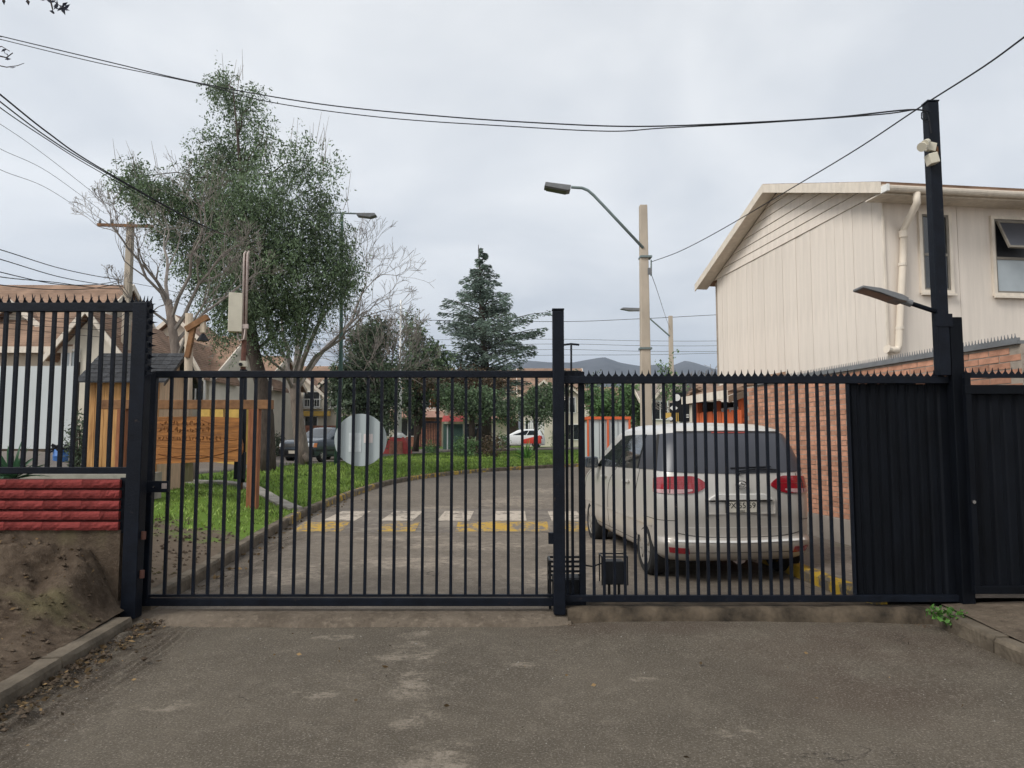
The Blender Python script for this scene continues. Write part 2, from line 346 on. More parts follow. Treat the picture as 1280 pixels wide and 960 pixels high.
# ---------------------------------------------------------------- ground materials
class NG:
    def __init__(s, name, rough=.9, spec=.25):
        s.m = bpy.data.materials.new(name); s.m.use_nodes = True; s.t = s.m.node_tree; s.b = s.t.nodes['Principled BSDF']
        s.b.inputs['Roughness'].default_value = rough; s.b.inputs['Specular IOR Level'].default_value = spec
        s.pos = s.t.nodes.new('ShaderNodeNewGeometry').outputs['Position']
    def n(s, kind): return s.t.nodes.new(kind)
    def noise(s, scale, detail=5, rough=.6, stretch=None, dist=0):
        v = s.pos
        if stretch:
            mp = s.n('ShaderNodeMapping'); mp.inputs['Scale'].default_value = stretch; s.t.links.new(v, mp.inputs[0]); v = mp.outputs[0]
        x = s.n('ShaderNodeTexNoise'); x.inputs['Scale'].default_value = scale; x.inputs['Detail'].default_value = detail; x.inputs['Roughness'].default_value = rough
        x.inputs['Distortion'].default_value = dist
        s.t.links.new(v, x.inputs['Vector']); return x.outputs[0]
    def ramp(s, v, a, b, lo=0, hi=1):
        r = s.n('ShaderNodeMapRange'); r.interpolation_type = 'SMOOTHSTEP'; s.t.links.new(v, r.inputs[0])
        for i, q in enumerate((a, b, lo, hi)): r.inputs[i + 1].default_value = q
        return r.outputs[0]
    def math(s, op, a, b=0):
        m = s.n('ShaderNodeMath'); m.operation = op
        for i, q in enumerate((a, b)):
            if isinstance(q, (int, float)): m.inputs[i].default_value = q
            else: s.t.links.new(q, m.inputs[i])
        return m.outputs[0]
    def mix(s, fac, a, b):
        m = s.n('ShaderNodeMix'); m.data_type = 'RGBA'
        if isinstance(fac, (int, float)): m.inputs[0].default_value = fac
        else: s.t.links.new(fac, m.inputs[0])
        for i, q in ((6, a), (7, b)):
            if isinstance(q, tuple): m.inputs[i].default_value = (*q, 1)
            else: s.t.links.new(q, m.inputs[i])
        return m.outputs[2]
    def blobs(s, pts):
        acc = None
        for x, y, rx, ry in pts:
            a = s.n('ShaderNodeVectorMath'); a.operation = 'SUBTRACT'; s.t.links.new(s.pos, a.inputs[0]); a.inputs[1].default_value = (x, y, 0)
            d = s.n('ShaderNodeVectorMath'); d.operation = 'MULTIPLY'; s.t.links.new(a.outputs[0], d.inputs[0]); d.inputs[1].default_value = (1 / rx, 1 / ry, 0)
            l = s.n('ShaderNodeVectorMath'); l.operation = 'LENGTH'; s.t.links.new(d.outputs[0], l.inputs[0])
            v = s.ramp(l.outputs['Value'], .2, 1.15, 1, 0)
            acc = v if acc is None else s.math('MAXIMUM', acc, v)
        return acc
    def done(s, col, height=None, strength=.4, dist=.01):
        s.t.links.new(col, s.b.inputs['Base Color'])
        if height is not None:
            bp = s.n('ShaderNodeBump'); bp.inputs['Strength'].default_value = strength; bp.inputs['Distance'].default_value = dist
            s.t.links.new(height, bp.inputs['Height']); s.t.links.new(bp.outputs[0], s.b.inputs['Normal'])
        return s.m
def asphalt(name, base, pale, dark, pts, thr=(.50, .60), warm=None, gen=.22, mud=None):
    g = NG(name, .88, .25)
    big = g.noise(.55, 6, .65); fine = g.noise(70, 5, .8); mid = g.noise(6, 9, .75); worn = g.noise(3.2, 9, .72, (1.3, 1, 1), .4)
    c = g.mix(g.ramp(big, .35, .66), dark, base)
    c = g.mix(g.math('MULTIPLY', g.ramp(mid, .44, .72), gen), c, pale)
    if warm:
        wm = g.math('MULTIPLY', g.blobs(warm), g.ramp(g.noise(1.6, 6), .3, .6)); c = g.mix(g.math('MULTIPLY', wm, .6), c, (.065, .045, .032))
    if pts:
        m = g.math('ADD', worn, g.math('MULTIPLY', g.math('SUBTRACT', g.blobs(pts), .75), .24))
        m = g.ramp(m, thr[0] - .05, thr[1] + .06); m = g.math('MULTIPLY', m, g.math('MULTIPLY', g.ramp(g.noise(38, 5, .8), .34, .50), g.ramp(g.noise(9, 7, .75, (.7, 1.8, 1)), .40, .54))); c = g.mix(g.math('MULTIPLY', m, .85), c, pale)
    if mud:
        mm = g.math('MULTIPLY', g.blobs(mud), g.ramp(g.noise(4, 6, .7, (3, .8, 1)), .3, .62)); c = g.mix(mm, c, (.045, .033, .022))
    vo = g.n('ShaderNodeTexVoronoi'); vo.feature = 'DISTANCE_TO_EDGE'; vo.inputs['Scale'].default_value = .9
    wp = g.n('ShaderNodeVectorMath'); wp.operation = 'ADD'; g.t.links.new(g.pos, wp.inputs[0])
    nv = g.n('ShaderNodeTexNoise'); nv.inputs['Scale'].default_value = 2.5; nv.inputs['Detail'].default_value = 6; g.t.links.new(g.pos, nv.inputs['Vector'])
    sc_ = g.n('ShaderNodeVectorMath'); sc_.operation = 'SCALE'; sc_.inputs['Scale'].default_value = .6; g.t.links.new(nv.outputs['Color'], sc_.inputs[0]); g.t.links.new(sc_.outputs[0], wp.inputs[1]); g.t.links.new(wp.outputs[0], vo.inputs['Vector'])
    ck = g.math('MULTIPLY', g.ramp(vo.outputs['Distance'], .0035, .0075, 1, 0), g.ramp(g.noise(.8, 3), .56, .64)); c = g.mix(g.math('MULTIPLY', ck, .7), c, (.03, .024, .019))
    sp = g.ramp(fine, .53, .63); c = g.mix(g.math('MULTIPLY', sp, .8), c, (.25, .215, .18))
    sp2 = g.ramp(fine, .45, .36); c = g.mix(g.math('MULTIPLY', sp2, .7), c, (.03, .025, .02))
    return g.done(c, g.math('ADD', g.math('MULTIPLY', fine, .6), mid), .6, .010)
M['asphalt_out'] = asphalt('worn_asphalt', (.104, .087, .065), (.26, .22, .172), (.078, .065, .048),
    [(-.85, 6.2, .3, .2), (-.78, 5.7, .42, .5), (-.66, 5.0, .28, .5), (-.55, 4.4, .22, .4), (-.42, 3.75, .45, .45), (-1.5, 6.15, .4, .15), (-2.2, 4.6, .3, .16), (.4, 3.7, .3, .15), (-1.3, 4.8, .28, .14), (.1, 5.4, .2, .12), (.9, 5.1, .25, .1), (1.2, 4.2, .3, .14)],
    warm=[(2.9, 6.0, 1.5, 1.0), (2.3, 5.0, 1.0, 1.2), (1.2, 6.4, 1.5, .4)], mud=[(-3.05, 6.1, .5, .8), (-2.95, 5.2, .45, 1.0), (-2.85, 4.2, .42, 1.2), (-2.75, 3.2, .4, 1.2)])
M['asphalt_in'] = asphalt('street_asphalt', (.158, .132, .104), (.34, .285, .225), (.115, .096, .076),
    [(-1.3, 9.3, 1.3, .7), (-.6, 10.6, 1.6, .6), (-2.6, 8.4, .7, .8), (.6, 8.3, 1.0, .9), (1.3, 10.5, .7, 1.2), (-1.8, 11.3, 1.5, .4), (0, 17, 1.4, 2), (1.0, 20, 1.2, 1.5), (-1.5, 15.8, 1, .6)], (.46, .56), gen=.45,
    mud=[(-3.25, 8.2, .35, 2), (-3.45, 10.5, .35, 2), (-3.7, 13, .3, 2)])
M['asphalt_far'] = asphalt('far_asphalt', (.19, .165, .145), (.25, .22, .19), (.15, .13, .115), [])
def paint(name, col, under, thr):
    g = NG(name, .8); n = g.noise(9, 8, .75); b = g.noise(1.7, 3, .6)
    m = g.ramp(g.math('ADD', g.math('MULTIPLY', n, .6), g.math('MULTIPLY', b, .4)), thr, thr + .07)
    c = g.mix(m, under, g.mix(g.noise(25, 4), tuple(x * .8 for x in col), col))
    return g.done(c, n, .3)
M['paint_white'] = paint('worn_white_paint', (.50, .43, .35), (.17, .145, .12), .42)
M['paint_yellow'] = paint('worn_yellow_paint', (.46, .29, .055), (.17, .145, .12), .47)
M['hump'] = paint('worn_hump_paint', (.22, .19, .155), (.13, .11, .092), .47)
def lawn_mat():
    g = NG('lawn_soil', .97, .1)
    sx = g.n('ShaderNodeSeparateXYZ'); g.t.links.new(g.pos, sx.inputs[0])
    n = g.noise(1.9, 8, .75); n2 = g.noise(6, 6, .7)
    near = g.ramp(sx.outputs[1], 8.0, 13.5, 0, 1)
    k = g.math('ADD', g.math('MULTIPLY', g.math('SUBTRACT', n, .5), 3.0), g.math('SUBTRACT', g.math('MULTIPLY', near, 1.7), .45))
    k = g.ramp(k, .0, .5)
    dirt = g.mix(n2, (.085, .064, .046), (.19, .15, .112)); gr = g.mix(g.noise(3.5, 6, .7), (.075, .135, .024), (.155, .24, .04))
    leftd = g.ramp(sx.outputs[0], -9.6, -11.5, 0, 1)
    c = g.mix(k, dirt, gr); c = g.mix(leftd, c, g.mix(n2, (.15, .12, .09), (.24, .20, .16)))
    return g.done(c, g.math('ADD', n2, g.noise(45, 4)), .8, .03)
M['lawn'] = lawn_mat()
def dirt_mat(name, a, b, gtint):
    g = NG(name, .97, .1); n = g.noise(2.2, 8, .75); n2 = g.noise(14, 7, .75); n3 = g.noise(90, 3, .7)
    c = g.mix(g.ramp(n, .32, .68), a, b); c = g.mix(g.math('MULTIPLY', g.ramp(n2, .5, .72), .5), c, tuple(x * 1.7 for x in b))
    c = g.mix(g.math('MULTIPLY', g.ramp(n2, .44, .28), .7), c, tuple(x * .4 for x in a))
    c = g.mix(g.math('MULTIPLY', g.ramp(g.noise(1.1, 4), .52, .66), gtint), c, (.10, .105, .03))
    c = g.mix(g.math('MULTIPLY', g.ramp(n3, .66, .76), .5), c, (.34, .29, .23))
    return g.done(c, g.math('ADD', n2, g.math('MULTIPLY', n3, .4)), .9, .03)
M['dirt'] = dirt_mat('bare_dirt', (.055, .039, .027), (.135, .102, .074), .35)
M['gutter'] = dirt_mat('gutter_mud', (.065, .047, .034), (.135, .105, .08), .15)
M['slab'] = dirt_mat('dusty_concrete_slab', (.095, .074, .056), (.17, .135, .10), .25)
M['ramp'] = dirt_mat('dusty_ramp', (.11, .088, .067), (.19, .155, .12), .0)
M['rightground'] = dirt_mat('dusty_pavement', (.17, .145, .12), (.27, .235, .20), .3)

# ---------------------------------------------------------------- the ground and roads
def nz(x, y, sc=1.0, amp=1.0):
    from mathutils import noise as mn
    return mn.noise(Vector((x * sc, y * sc, 1.7))) * amp
rows = []
ys = [-60, -20, -6, 0, 8, 20, 40, 60, 80, 98, 140, 250, 500, 1200, 3000, 8000]
xs = [-8000, -3000, -1200, -400, -150, -70, -35, -15, 0, 15, 35, 70, 150, 400, 1200, 3000, 8000]
tag(MB().grid([[(x, y, zr(y) - .28) for x in xs] for y in ys]).build('ground', M['rightground'], fix=False), kind='structure')
# street in front of the gate, with mud and tyre marks along its left edge
def street_z(x, y):
    x0 = -3.35 + (6.87 - y) * .105; d = x - x0
    wv = .08 * math.sin(y * 1.7) + .05 * math.sin(y * 4.1)
    tr = (.010 * math.sin((d + wv * .35) * 95) * (.5 + .5 * math.sin(y * 2.3 + 1)) + .004 * math.sin(y * 58 + d * 30) + nz(x, y * .5, 6, .010)) * ss(.30, .38, d) * (1 - ss(.48, .58, d)) * ss(2, 3, y)
    lump = (max(nz(d * 3, y, 3, .06), 0) + .022 * (1 - ss(0, .2, d))) * (1 - ss(.18, .38, d))
    return -.07 + .028 * ss(5.5, 6.5, y) * ss(.1, .9, x) * (1 - ss(3.2, 3.7, x) * .5) + nz(x, y, .7, .010) + ((tr * .75 + lump + nz(x, y, 11, .006) * (1 - ss(.5, 1, d))) if d < 1.2 else 0)
sx_ = list(np.linspace(-3.45, -1.9, 105)) + list(np.linspace(-1.8, 9, 40))
rows = [[(x, y, street_z(x, y)) for x in sx_] for y in list(np.linspace(-8, 1.8, 12)) + list(np.linspace(2, 6.53, 190))]
tag(MB().grid(rows).build('street_outside', M['asphalt_out'], smooth=True, fix=False), kind='structure')
# street behind the gate: from the left kerb to the right kerb, bending right
RK = resample([(3.36, 6.75), (3.28, 8.3), (3.0, 11), (2.65, 14.5), (2.6, 17.5), (3.1, 20.3), (4.6, 22.6), (8, 24.6), (16, 27), (48, 34)], .5)
def along(pts, t):
    x = t * (len(pts) - 1); i = min(int(x), len(pts) - 2); return pts[i].lerp(pts[i + 1], x - i)
rows = []
for i in range(140):
    t = i / 139; a = along(KP, t); b = along(RK, t)
    rows.append([(*(a.lerp(b, k / 12)), zr(a.lerp(b, k / 12).y) + nz(a.x + k, a.y, .6, .008) * (0 < k < 12)) for k in range(13)])
tag(MB().grid(rows).build('street_inside', M['asphalt_in'], smooth=True, fix=False), kind='structure')
# lawn and raised ground to the left and beyond, following the kerb
rows = []
ds = [.13, .3, .5, .8, 1.2, 1.7, 2.3, 3.2, 4.4, 6, 7.5, 9, 11, 14, 18, 24, 32, 45, 60]
for i in range(len(KP)):
    r = []
    for d in ds:
        q = KP[i] + KN[i] * d
        r.append((q.x, q.y, zr(q.y) + bank(d, q.y) + (nz(q.x, q.y, .9, .035) + nz(q.x, q.y, 3, .015)) * ss(.1, .8, d)))
    rows.append(r)
lawn = tag(MB().grid(rows).build('lawn', M['lawn'], smooth=True, fix=False), kind='structure')
# kerb stones on the lawn side, some still yellow
kerb = empty('kerb_left', (-3.4, 7, 0), None, None); kerb['kind'] = 'structure'
def kerb_mesh(name, L, hgt, wd, m):
    b = MB(); h = .012
    prof = [(0, -.15), (0, hgt - .03), (.02, hgt), (wd, hgt), (wd, -.15)]
    n = 7; vs = []; fs = []
    for k in range(n):
        y = -L / 2 + L * k / (n - 1)
        for (x, z) in prof: vs.append((x + random.uniform(-1, 1) * .004, y, z + random.uniform(-1, 1) * .004))
    m5 = len(prof)
    for k in range(n - 1):
        for j in range(m5 - 1): fs.append((k * m5 + j, k * m5 + j + 1, (k + 1) * m5 + j + 1, (k + 1) * m5 + j))
    fs += [tuple(range(m5)), tuple(range((n - 1) * m5, n * m5))[::-1]]
    return MB().add(vs, fs).mesh(name, m)
def kerb_run(pts, parent, side, zf, hgt, mats, L=.98, wd=.14):
    """stones laid along a polyline; side +1: body to the left of travel"""
    pick = mats if callable(mats) else (lambda c: mats[0])
    ms = {}
    st = resample([tuple(p) for p in pts], L + .02)
    for i in range(len(st) - 1):
        a, b = st[i], st[i + 1]; c = (a + b) / 2; t = (b - a).normalized()
        ang = math.atan2(t.y, t.x) - math.pi / 2
        if side > 0: ang += math.pi
        m_ = pick(c); mm = ms.setdefault(m_.name, None) or kerb_mesh('kerb_stone', L, hgt, wd, m_); ms[m_.name] = mm
        slope = math.atan2(zf(b.y) - zf(a.y), (b - a).length)
        inst('kerb_stone', mm, parent, (c.x, c.y, zf(c.y)), (slope if side < 0 else -slope, 0, ang))
M['kerb_worn'] = (lambda g: g.done(g.mix(g.ramp(g.noise(5, 7, .7), .48, .6), (.15, .128, .10), (.46, .30, .05)), g.noise(30), .5))(NG('flaked_yellow_kerb', .95))
kerb_run(KP, kerb, 1, zr, .14, lambda c: [M['kerb'], M['kerb_worn'], M['kerb_worn']][0 if c.y < 12 else random.randrange(3)])
# street beyond the lawn
cl = resample([(-19, 8), (-14.5, 13), (-12, 19), (-10.6, 25), (-10, 32), (-9.6, 40), (-7, 48), (-1, 54), (8, 57.5), (20, 60), (50, 64)], 1)
rows = []
for i, p in enumerate(cl):
    t = (cl[min(i + 1, len(cl) - 1)] - cl[max(i - 1, 0)]).normalized(); nrm = Vector((-t.y, t.x)); hw = 2.7
    ks = (-1.02, -1, -.75, -.5, -.25, 0, .25, .5, .75, 1, 1.02)
    rows.append([((p + nrm * (hw * k)).x, (p + nrm * (hw * k)).y, hl((p + nrm * (hw * k)).x, (p + nrm * (hw * k)).y) + (.06 if abs(k) < 1.01 else -.4)) for k in ks])
tag(MB().grid(rows).build('street_beyond', M['asphalt_far'], smooth=True, fix=False), kind='structure')
# right-hand verge and yards
poly = [(p.x + .12, p.y - .02) for p in RK] + [(70, 34), (70, 6.75), (3.45, 6.75)]
tag(MB().add([(x, y, zr(y) + .12) for x, y in poly], [tuple(range(len(poly)))]).build('pavement_inside', M['rightground']), kind='structure')
kr = empty('kerb_right', (3.35, 7, 0), None, None); kr['kind'] = 'structure'
M['kerb_y2'] = (lambda g: g.done(g.mix(g.ramp(g.noise(4, 7, .7), .44, .56), (.13, .11, .085), (.48, .31, .035)), g.noise(30), .5))(NG('yellow_kerb', .9))
kerb_run([p for p in RK if p.y < 14], kr, -1, zr, .13, [M['kerb_y2']]); kerb_run([p for p in RK if p.y > 13.8], kr, -1, zr, .13, [M['kerb']])
# concrete ramp under the gate and the footing under the fence
b = MB(); rows = []
for x in np.linspace(-3.42, .53, 32):
    e = 6.47 + nz(x, 0, 2, .03)
    rows.append([(x, 6.80, .006), (x, 6.6, .003), (x, e + .03, -.035), (x, e, -.055 + nz(x, 3, 3, .01)), (x, e - .02, -.10)])
tag(MB().grid(rows).build('gate_ramp', M['ramp'], smooth=True, fix=False), kind='structure')
rows = []
for x in np.linspace(.50, 3.86, 42):
    j = nz(x, 5, 3, .012)
    rows.append([(x, 6.9, .05), (x, 6.62, .072 + j), (x, 6.57 + j, .065 + j), (x, 6.53 + j * 1.5, -.02), (x, 6.50 + j * 1.5, -.10)])
o = MB().grid(rows).build('fence_footing', M['concrete_brown'], smooth=True, fix=False); o['kind'] = 'structure'
# dusty slab at the right of the street outside
KR2 = [(3.78, 6.6), (3.75, 5.9), (3.76, 5.2), (3.80, 4.3), (3.85, 3), (3.9, -6)]
rows = []
for (x, y) in resample(KR2, .25):
    rows.append([(x + d, y, .035 + .06 * ss(4.8, 6.6, y) + .03 * min(d, 1.5) + nz(x + d, y, 1.5, .006)) for d in (.12, .3, .6, 1, 1.6, 2.4, 3.5, 5)])
tag(MB().grid(rows).build('pavement_outside', M['slab'], smooth=True, fix=False), kind='structure')
ko = empty('kerb_outside', (3.78, 6, 0), None, None); ko['kind'] = 'structure'
kerb_run([Vector(p) for p in KR2], ko, 1, lambda y: -.07 + .035 * ss(5, 6.6, y), .115, [M['kerb']], .9, .13)
for o in list(ko.children):                      # body lies to the right of the run here
    pass
# left: dirt bank outside the fence
rows = []
def dirt_h(x, y):
    d = -3.2 - x; e = -3.35 + (6.87 - y) * .105 - .14 - x
    z = .055 + .12 * ss(.1, 1.6, d) + .08 * ss(1, 5, d) + .08 * ss(4.8, 6.2, y) * ss(0, .8, d)
    z += .46 * (.35 * ss(5.1, 6.1, y) + .65 * ss(5.85, 6.42, y + .10 * math.sin(x * 5) + .05 * math.sin(x * 13)) ) * ss(.0, .40, e)
    z -= .5 * ss(6.62, 6.8, y) * ss(.5, .9, d)
    st = ss(5.5, 6.1, y) * ss(.0, .3, e)
    return z + (nz(x, y, 2, .03) + nz(x, y, 7, .014 + .04 * st) + nz(x, y, 15, .010 + .030 * st) + nz(x, y, 34, .006 + .012 * st)) * ss(.0, .3, e) + nz(x, y, 19, .005)
for y in list(np.linspace(-6, 2, 10)) + list(np.linspace(2.2, 6.86, 150)):
    x0 = -3.22 + (4.42 - y) * (-.105) * -1 + .13 if False else -3.35 + (6.87 - y) * .105 - .14
    rows.append([(x0 - d, y, dirt_h(x0 - d, y)) for d in list(np.linspace(0, 3, 95)) + [3.5, 4.5, 6, 9, 14]])
tag(MB().grid(rows).build('dirt_bank', M['dirt'], smooth=True, fix=False), kind='structure')
klo = empty('kerb_front', (-3.3, 6, 0), None, None); klo['kind'] = 'structure'
kerb_run([Vector((-3.35 + (6.87 - y) * .105, y)) for y in (0.5, 3, 5, 6.86)], klo, 1, lambda y: -.07, .125, [M['kerb']], 1.15, .15)
# raised crossing with white bars and yellow ramp stripes
def hz(y): return .07 * ss(11.95, 12.75, y) * (1 - ss(14.6, 15.4, y)) + .0025
rows = [[(x, y, zr(y) + hz(y)) for x in np.linspace(-3.7, 3.1, 14)] for y in np.linspace(11.9, 15.45, 24)]
hump = tag(MB().grid(rows).build('raised_crossing', M['hump'], smooth=True, fix=False), kind='structure')
def stripe(x0, x1, y0, y1, m, lift=.005):
    MB().grid([[(x, y, zr(y) + hz(y) + lift) for x in np.linspace(x0, x1, 4)] for y in np.linspace(y0, y1, 8)]).build('painted_stripe', m, hump, fix=False)
for c in (-3.1, -2.06, -1.05, -.03, 1.0, 2.05): stripe(c - .29, c + .29, 12.85, 14.35, M['paint_white'])
for a, b_ in ((-3.65, -2.85), (-2.25, -1.62), (-.95, .62), (.9, 2.3)): stripe(a, b_, 12.0, 12.72, M['paint_yellow'])
stripe(-2.6, -1.9, 15.0, 15.12, M['paint_white'], .006); stripe(.3, 1.4, 14.95, 15.1, M['paint_yellow'], .006)
# pale concrete edging across the lawn
ed = empty('concrete_edging', (-5.5, 15.5, .4), None, None); ed['kind'] = 'structure'
ep = resample([(-4.2, 13.95), (-4.75, 14.6), (-5.5, 15.6), (-6.3, 16.5), (-7.4, 17.2), (-9.2, 17.6)], .62)
for i in range(len(ep) - 1):
    q = []
    for p, k in ((ep[i], 0), (ep[i + 1], 1)):
        t = (ep[min(i + 1, len(ep) - 1)] - ep[i]) if k == 0 else (ep[min(i + 2, len(ep) - 1)] - ep[i]); t = t.normalized() if t.length else Vector((1, 0)); n_ = Vector((-t.y, t.x)) * .15
        pp = p.lerp(ep[i + 1 - k], .012); zz = hl(p.x, p.y) + .06 + random.uniform(-.006, .006)
        q += [Vector((pp.x + n_.x, pp.y + n_.y, zz)), Vector((pp.x - n_.x, pp.y - n_.y, zz))]
    MB().prism([q[0], q[1], q[3], q[2]], (0, 0, -.2)).build('edging_slab', M['concrete'], ed, bevel=.012)
# hills far behind the houses
def hills(name, m, Y, prof, depth, seed, rough):
    from mathutils import noise as mn
    xs = np.linspace(prof[0][0], prof[-1][0], 260); rows = []
    px = [p[0] for p in prof]; pz = [p[1] for p in prof]
    top = [P(x, float(np.interp(x, px, pz)), Y) for x in xs]
    for k in range(24):
        t = k / 23; r = []
        for p in top:
            n = mn.fractal(Vector((p.x * .0035 + seed, t * 2.2, seed)), .9, 2.1, 6)
            hgt = max(p.z, 2) * (1 - t) ** 1.25
            r.append((p.x * (1 - .15 * t), Y - depth * t, hgt * (1 + rough * n * (.15 + t)) + (1 - t) * n * rough * 14 * Y / 2500))
        rows.append(r)
    return tag(MB().grid(rows).build(name, m, smooth=True, fix=False), kind='structure')
hills('hills', M['rock'], 2600, [(380, 476), (470, 466), (560, 462), (620, 460), (660, 451), (690, 453), (715, 454), (735, 450), (755, 446), (775, 453), (800, 457), (820, 456), (835, 460), (848, 455), (856, 452), (870, 455), (890, 461), (930, 468), (1100, 478), (1500, 480)], 1300, 3.1, .10)
hills('snowy_mountains', M['snow'], 5200, [(-600, 460), (-100, 442), (120, 430), (200, 424), (280, 418), (340, 415), (400, 425), (440, 436), (500, 452), (560, 465), (660, 480)], 2500, 8.3, .2)
# ---------------------------------------------------------------- gate, posts and fences
YG, YF = 6.72, 6.64
def spike_mesh(w_, h_, th=.006, name='spike'):
    return MB().prism([(-w_ / 2, -th / 2, 0), (w_ / 2, -th / 2, 0), (w_ * .12, -th / 2, h_ * .45), (.0, -th / 2, h_), (-w_ * .12, -th / 2, h_ * .45)], (0, th, 0)).mesh(name, M['iron'])
gate = empty('sliding_gate', (-1.4, YG, .06), 'black barred sliding gate with a round plate, closing the street', 'gate')
zt = PZ(464, YG); zb = PZ(745, YG); zb2 = PZ(757, YG); xl = PX(188, YG); xr = PX(727, YG)
MB().box(((xl + xr) / 2, YG, zt - .03), (xr - xl, .05, .065)).build('top_rail', M['iron'], gate, bevel=.006)
MB().box(((xl + xr) / 2, YG, zb + .005), (xr - xl, .035, .022)).build('lower_rail', M['iron'], gate)
MB().box(((xl + xr) / 2, YG, zb2 + .035), (xr - xl + .02, .055, .07)).build('bottom_rail', M['iron'], gate, bevel=.006)
for x, wd in ((xl, .085), (xr, .058)): MB().box((x, YG, (zt + zb2) / 2), (wd, .06, zt - zb2 - .01)).build('stile', M['iron'], gate, bevel=.006)
bm_ = MB().box((0, 0, 0), (.026, .026, zt - .06 - zb)).mesh('bar', M['iron'])
pitch = .1328; x0 = PX(212, YG)
for k in range(27): inst('bar', bm_, gate, (x0 + pitch * k, YG, (zt - .06 + zb) / 2), (0, R(random.uniform(-.12, .12)), R(random.uniform(-3, 3))))
for px in (708.5, 715): inst('bar', bm_, gate, (PX(px, YG), YG, (zt - .06 + zb) / 2))
lb = MB().box((PX(199, YG - .03), YG - .03, PZ(608, YG)), (.20, .03, .105)).build('latch_plate', M['iron'], gate, bevel=.004)
MB().box((PX(207, YG - .05), YG - .048, PZ(607, YG)), (.045, .012, .05)).build('striker', M['conduit'], lb)
MB().lathe((PX(194, YG - .05), YG - .05, PZ(608, YG)), [(.0095, -.008), (.0095, .008)], 8, 'y').build('bolt', M['chrome'], lb)
# disc on the gate
dx, dz = PX(451, YG + .04, 550), PZ(550, YG + .04)
disc = empty('round_sign_plate', (dx, YG + .03, dz), 'round grey metal plate fixed behind the bars of the gate', 'sign')
MB().lathe((dx, YG + .03, dz), [(.245, -.003), (.248, 0), (.245, .004)], 48, 'y').build('plate', M['disc'], disc)
MB().box((PX(459.5, YG), YG + .024, PZ(548, YG)), (.085, .004, .085)).build('paper_notice', M['paper'], disc)
MB().box((PX(443, YG), YG + .024, PZ(553, YG)), (.12, .003, .18)).build('worn_sticker', M['smudge'], disc)
# posts
post = empty('gate_post', (PX(698, YF - .02), YF - .03, -.07), 'square black post at the middle, where gate and fence meet', 'post')
pz = PZ(390, YF)
MB().box((PX(698, YF), YF - .03, (pz + .01) / 2), (.105, .1, pz - .01)).build('shaft', M['iron'], post, bevel=.006)
MB().box((PX(698, YF), YF - .03, pz + .014), (.111, .106, .012)).build('cap', M['iron'], post)
MB().box((PX(688.5, YF), YF - .03, PZ(672, YF)), (.055, .06, .1)).build('guide_bracket', M['iron'], post)
# right-hand fence
fx0, fx1 = PX(705, YF), PX(1192, YF)
fence = empty('barred_fence', ((fx0 + fx1) / 2, YF, .07), 'black spiked fence in front of the silver van, partly sheeted', 'fence')
ft = PZ(471, YF); fb = PZ(752, YF)
MB().box(((fx0 + fx1) / 2, YF, ft - .03), (fx1 - fx0, .05, .068)).build('top_rail', M['iron'], fence, bevel=.005)
MB().box(((fx0 + fx1) / 2, YF, fb + .03), (fx1 - fx0, .05, .06)).build('bottom_rail', M['iron'], fence, bevel=.005)
bm2 = MB().box((0, 0, 0), (.0255, .0255, ft - fb - .12)).mesh('bar', M['iron'])
x = PX(741, YF)
while x < PX(1063, YF): inst('bar', bm2, fence, (x, YF, (ft - .06 + fb + .06) / 2), (0, R(random.uniform(-.12, .12)), R(random.uniform(-3, 3)))); x += .0955
sp = spike_mesh(.058, .062)
x = fx0 + .05; k = 0
while x < fx1 - .05:
    inst('spike', sp, fence, (x, YF - .018, ft + .002), (R(random.uniform(-4, 4)), R(random.uniform(-3, 3)), 0), (1, 1, random.uniform(.85, 1.12))); x += .062
def sheet_panel(name, x0, x1, y, z0, z1, rib=.014):
    b = MB(); w_ = x1 - x0
    prof = [(0, 0), (.12, 0), (.24, -rib), (.7, -rib), (.82, 0), (1, 0)]
    b.grid([[(x0 + u * w_, y + v, z) for u, v in prof] for z in (z0, z1)]); n = len(b.v)
    b.grid([[(x0 + u * w_, y + v + .003, z) for u, v in prof] for z in (z0, z1)])
    return b
sx0, sx1 = PX(1066, YF), PX(1188, YF); n = 10
for k in range(n):
    a = sx0 + (sx1 - sx0) * k / n; b_ = sx0 + (sx1 - sx0) * (k + 1) / n
    sheet_panel('p', a - .002, b_ + .002 + (.06 if k == n - 1 else 0), YF + .045 + .004 * (k % 2), fb + .03, ft - .058 - random.uniform(0, .008)).build('sheet_panel', M['iron2'], fence, fix=False)
# sheeted fence at the far right
YR = 6.5
fr = empty('sheeted_fence', (5.6, YR, .1), 'solid black sheet metal fence with spiked rail at the right edge', 'fence')
rx0 = PX(1208, YR); rx1 = 8.6; r1 = PZ(470, YR); r2 = PZ(483, YR); rb = PZ(737, YR)
MB().box(((rx0 + rx1) / 2, YR, r1), (rx1 - rx0, .03, .035)).build('spike_rail', M['iron'], fr)
MB().box(((rx0 + rx1) / 2, YR, r2 - .03), (rx1 - rx0, .05, .085)).build('top_rail', M['iron2'], fr, bevel=.005)
MB().box(((rx0 + rx1) / 2, YR, rb), (rx1 - rx0, .05, .07)).build('bottom_rail', M['iron2'], fr, bevel=.005)
for xx in (rx0 + .03, rx0 + 1.9, rx1): MB().box((xx, YR + .001, (r1 + rb) / 2), (.05, .045, r1 - rb + .06)).build('upright', M['iron2'], fr)
x = rx0
while x < rx1 - .11:
    sheet_panel('p', x, x + .123, YR + .035 + .004 * (round((x - rx0) / .12) % 2), rb + .01, r2 - .02, .013).build('sheet_panel', M['iron2'], fr, fix=False); x += .12
x = rx0 + .03
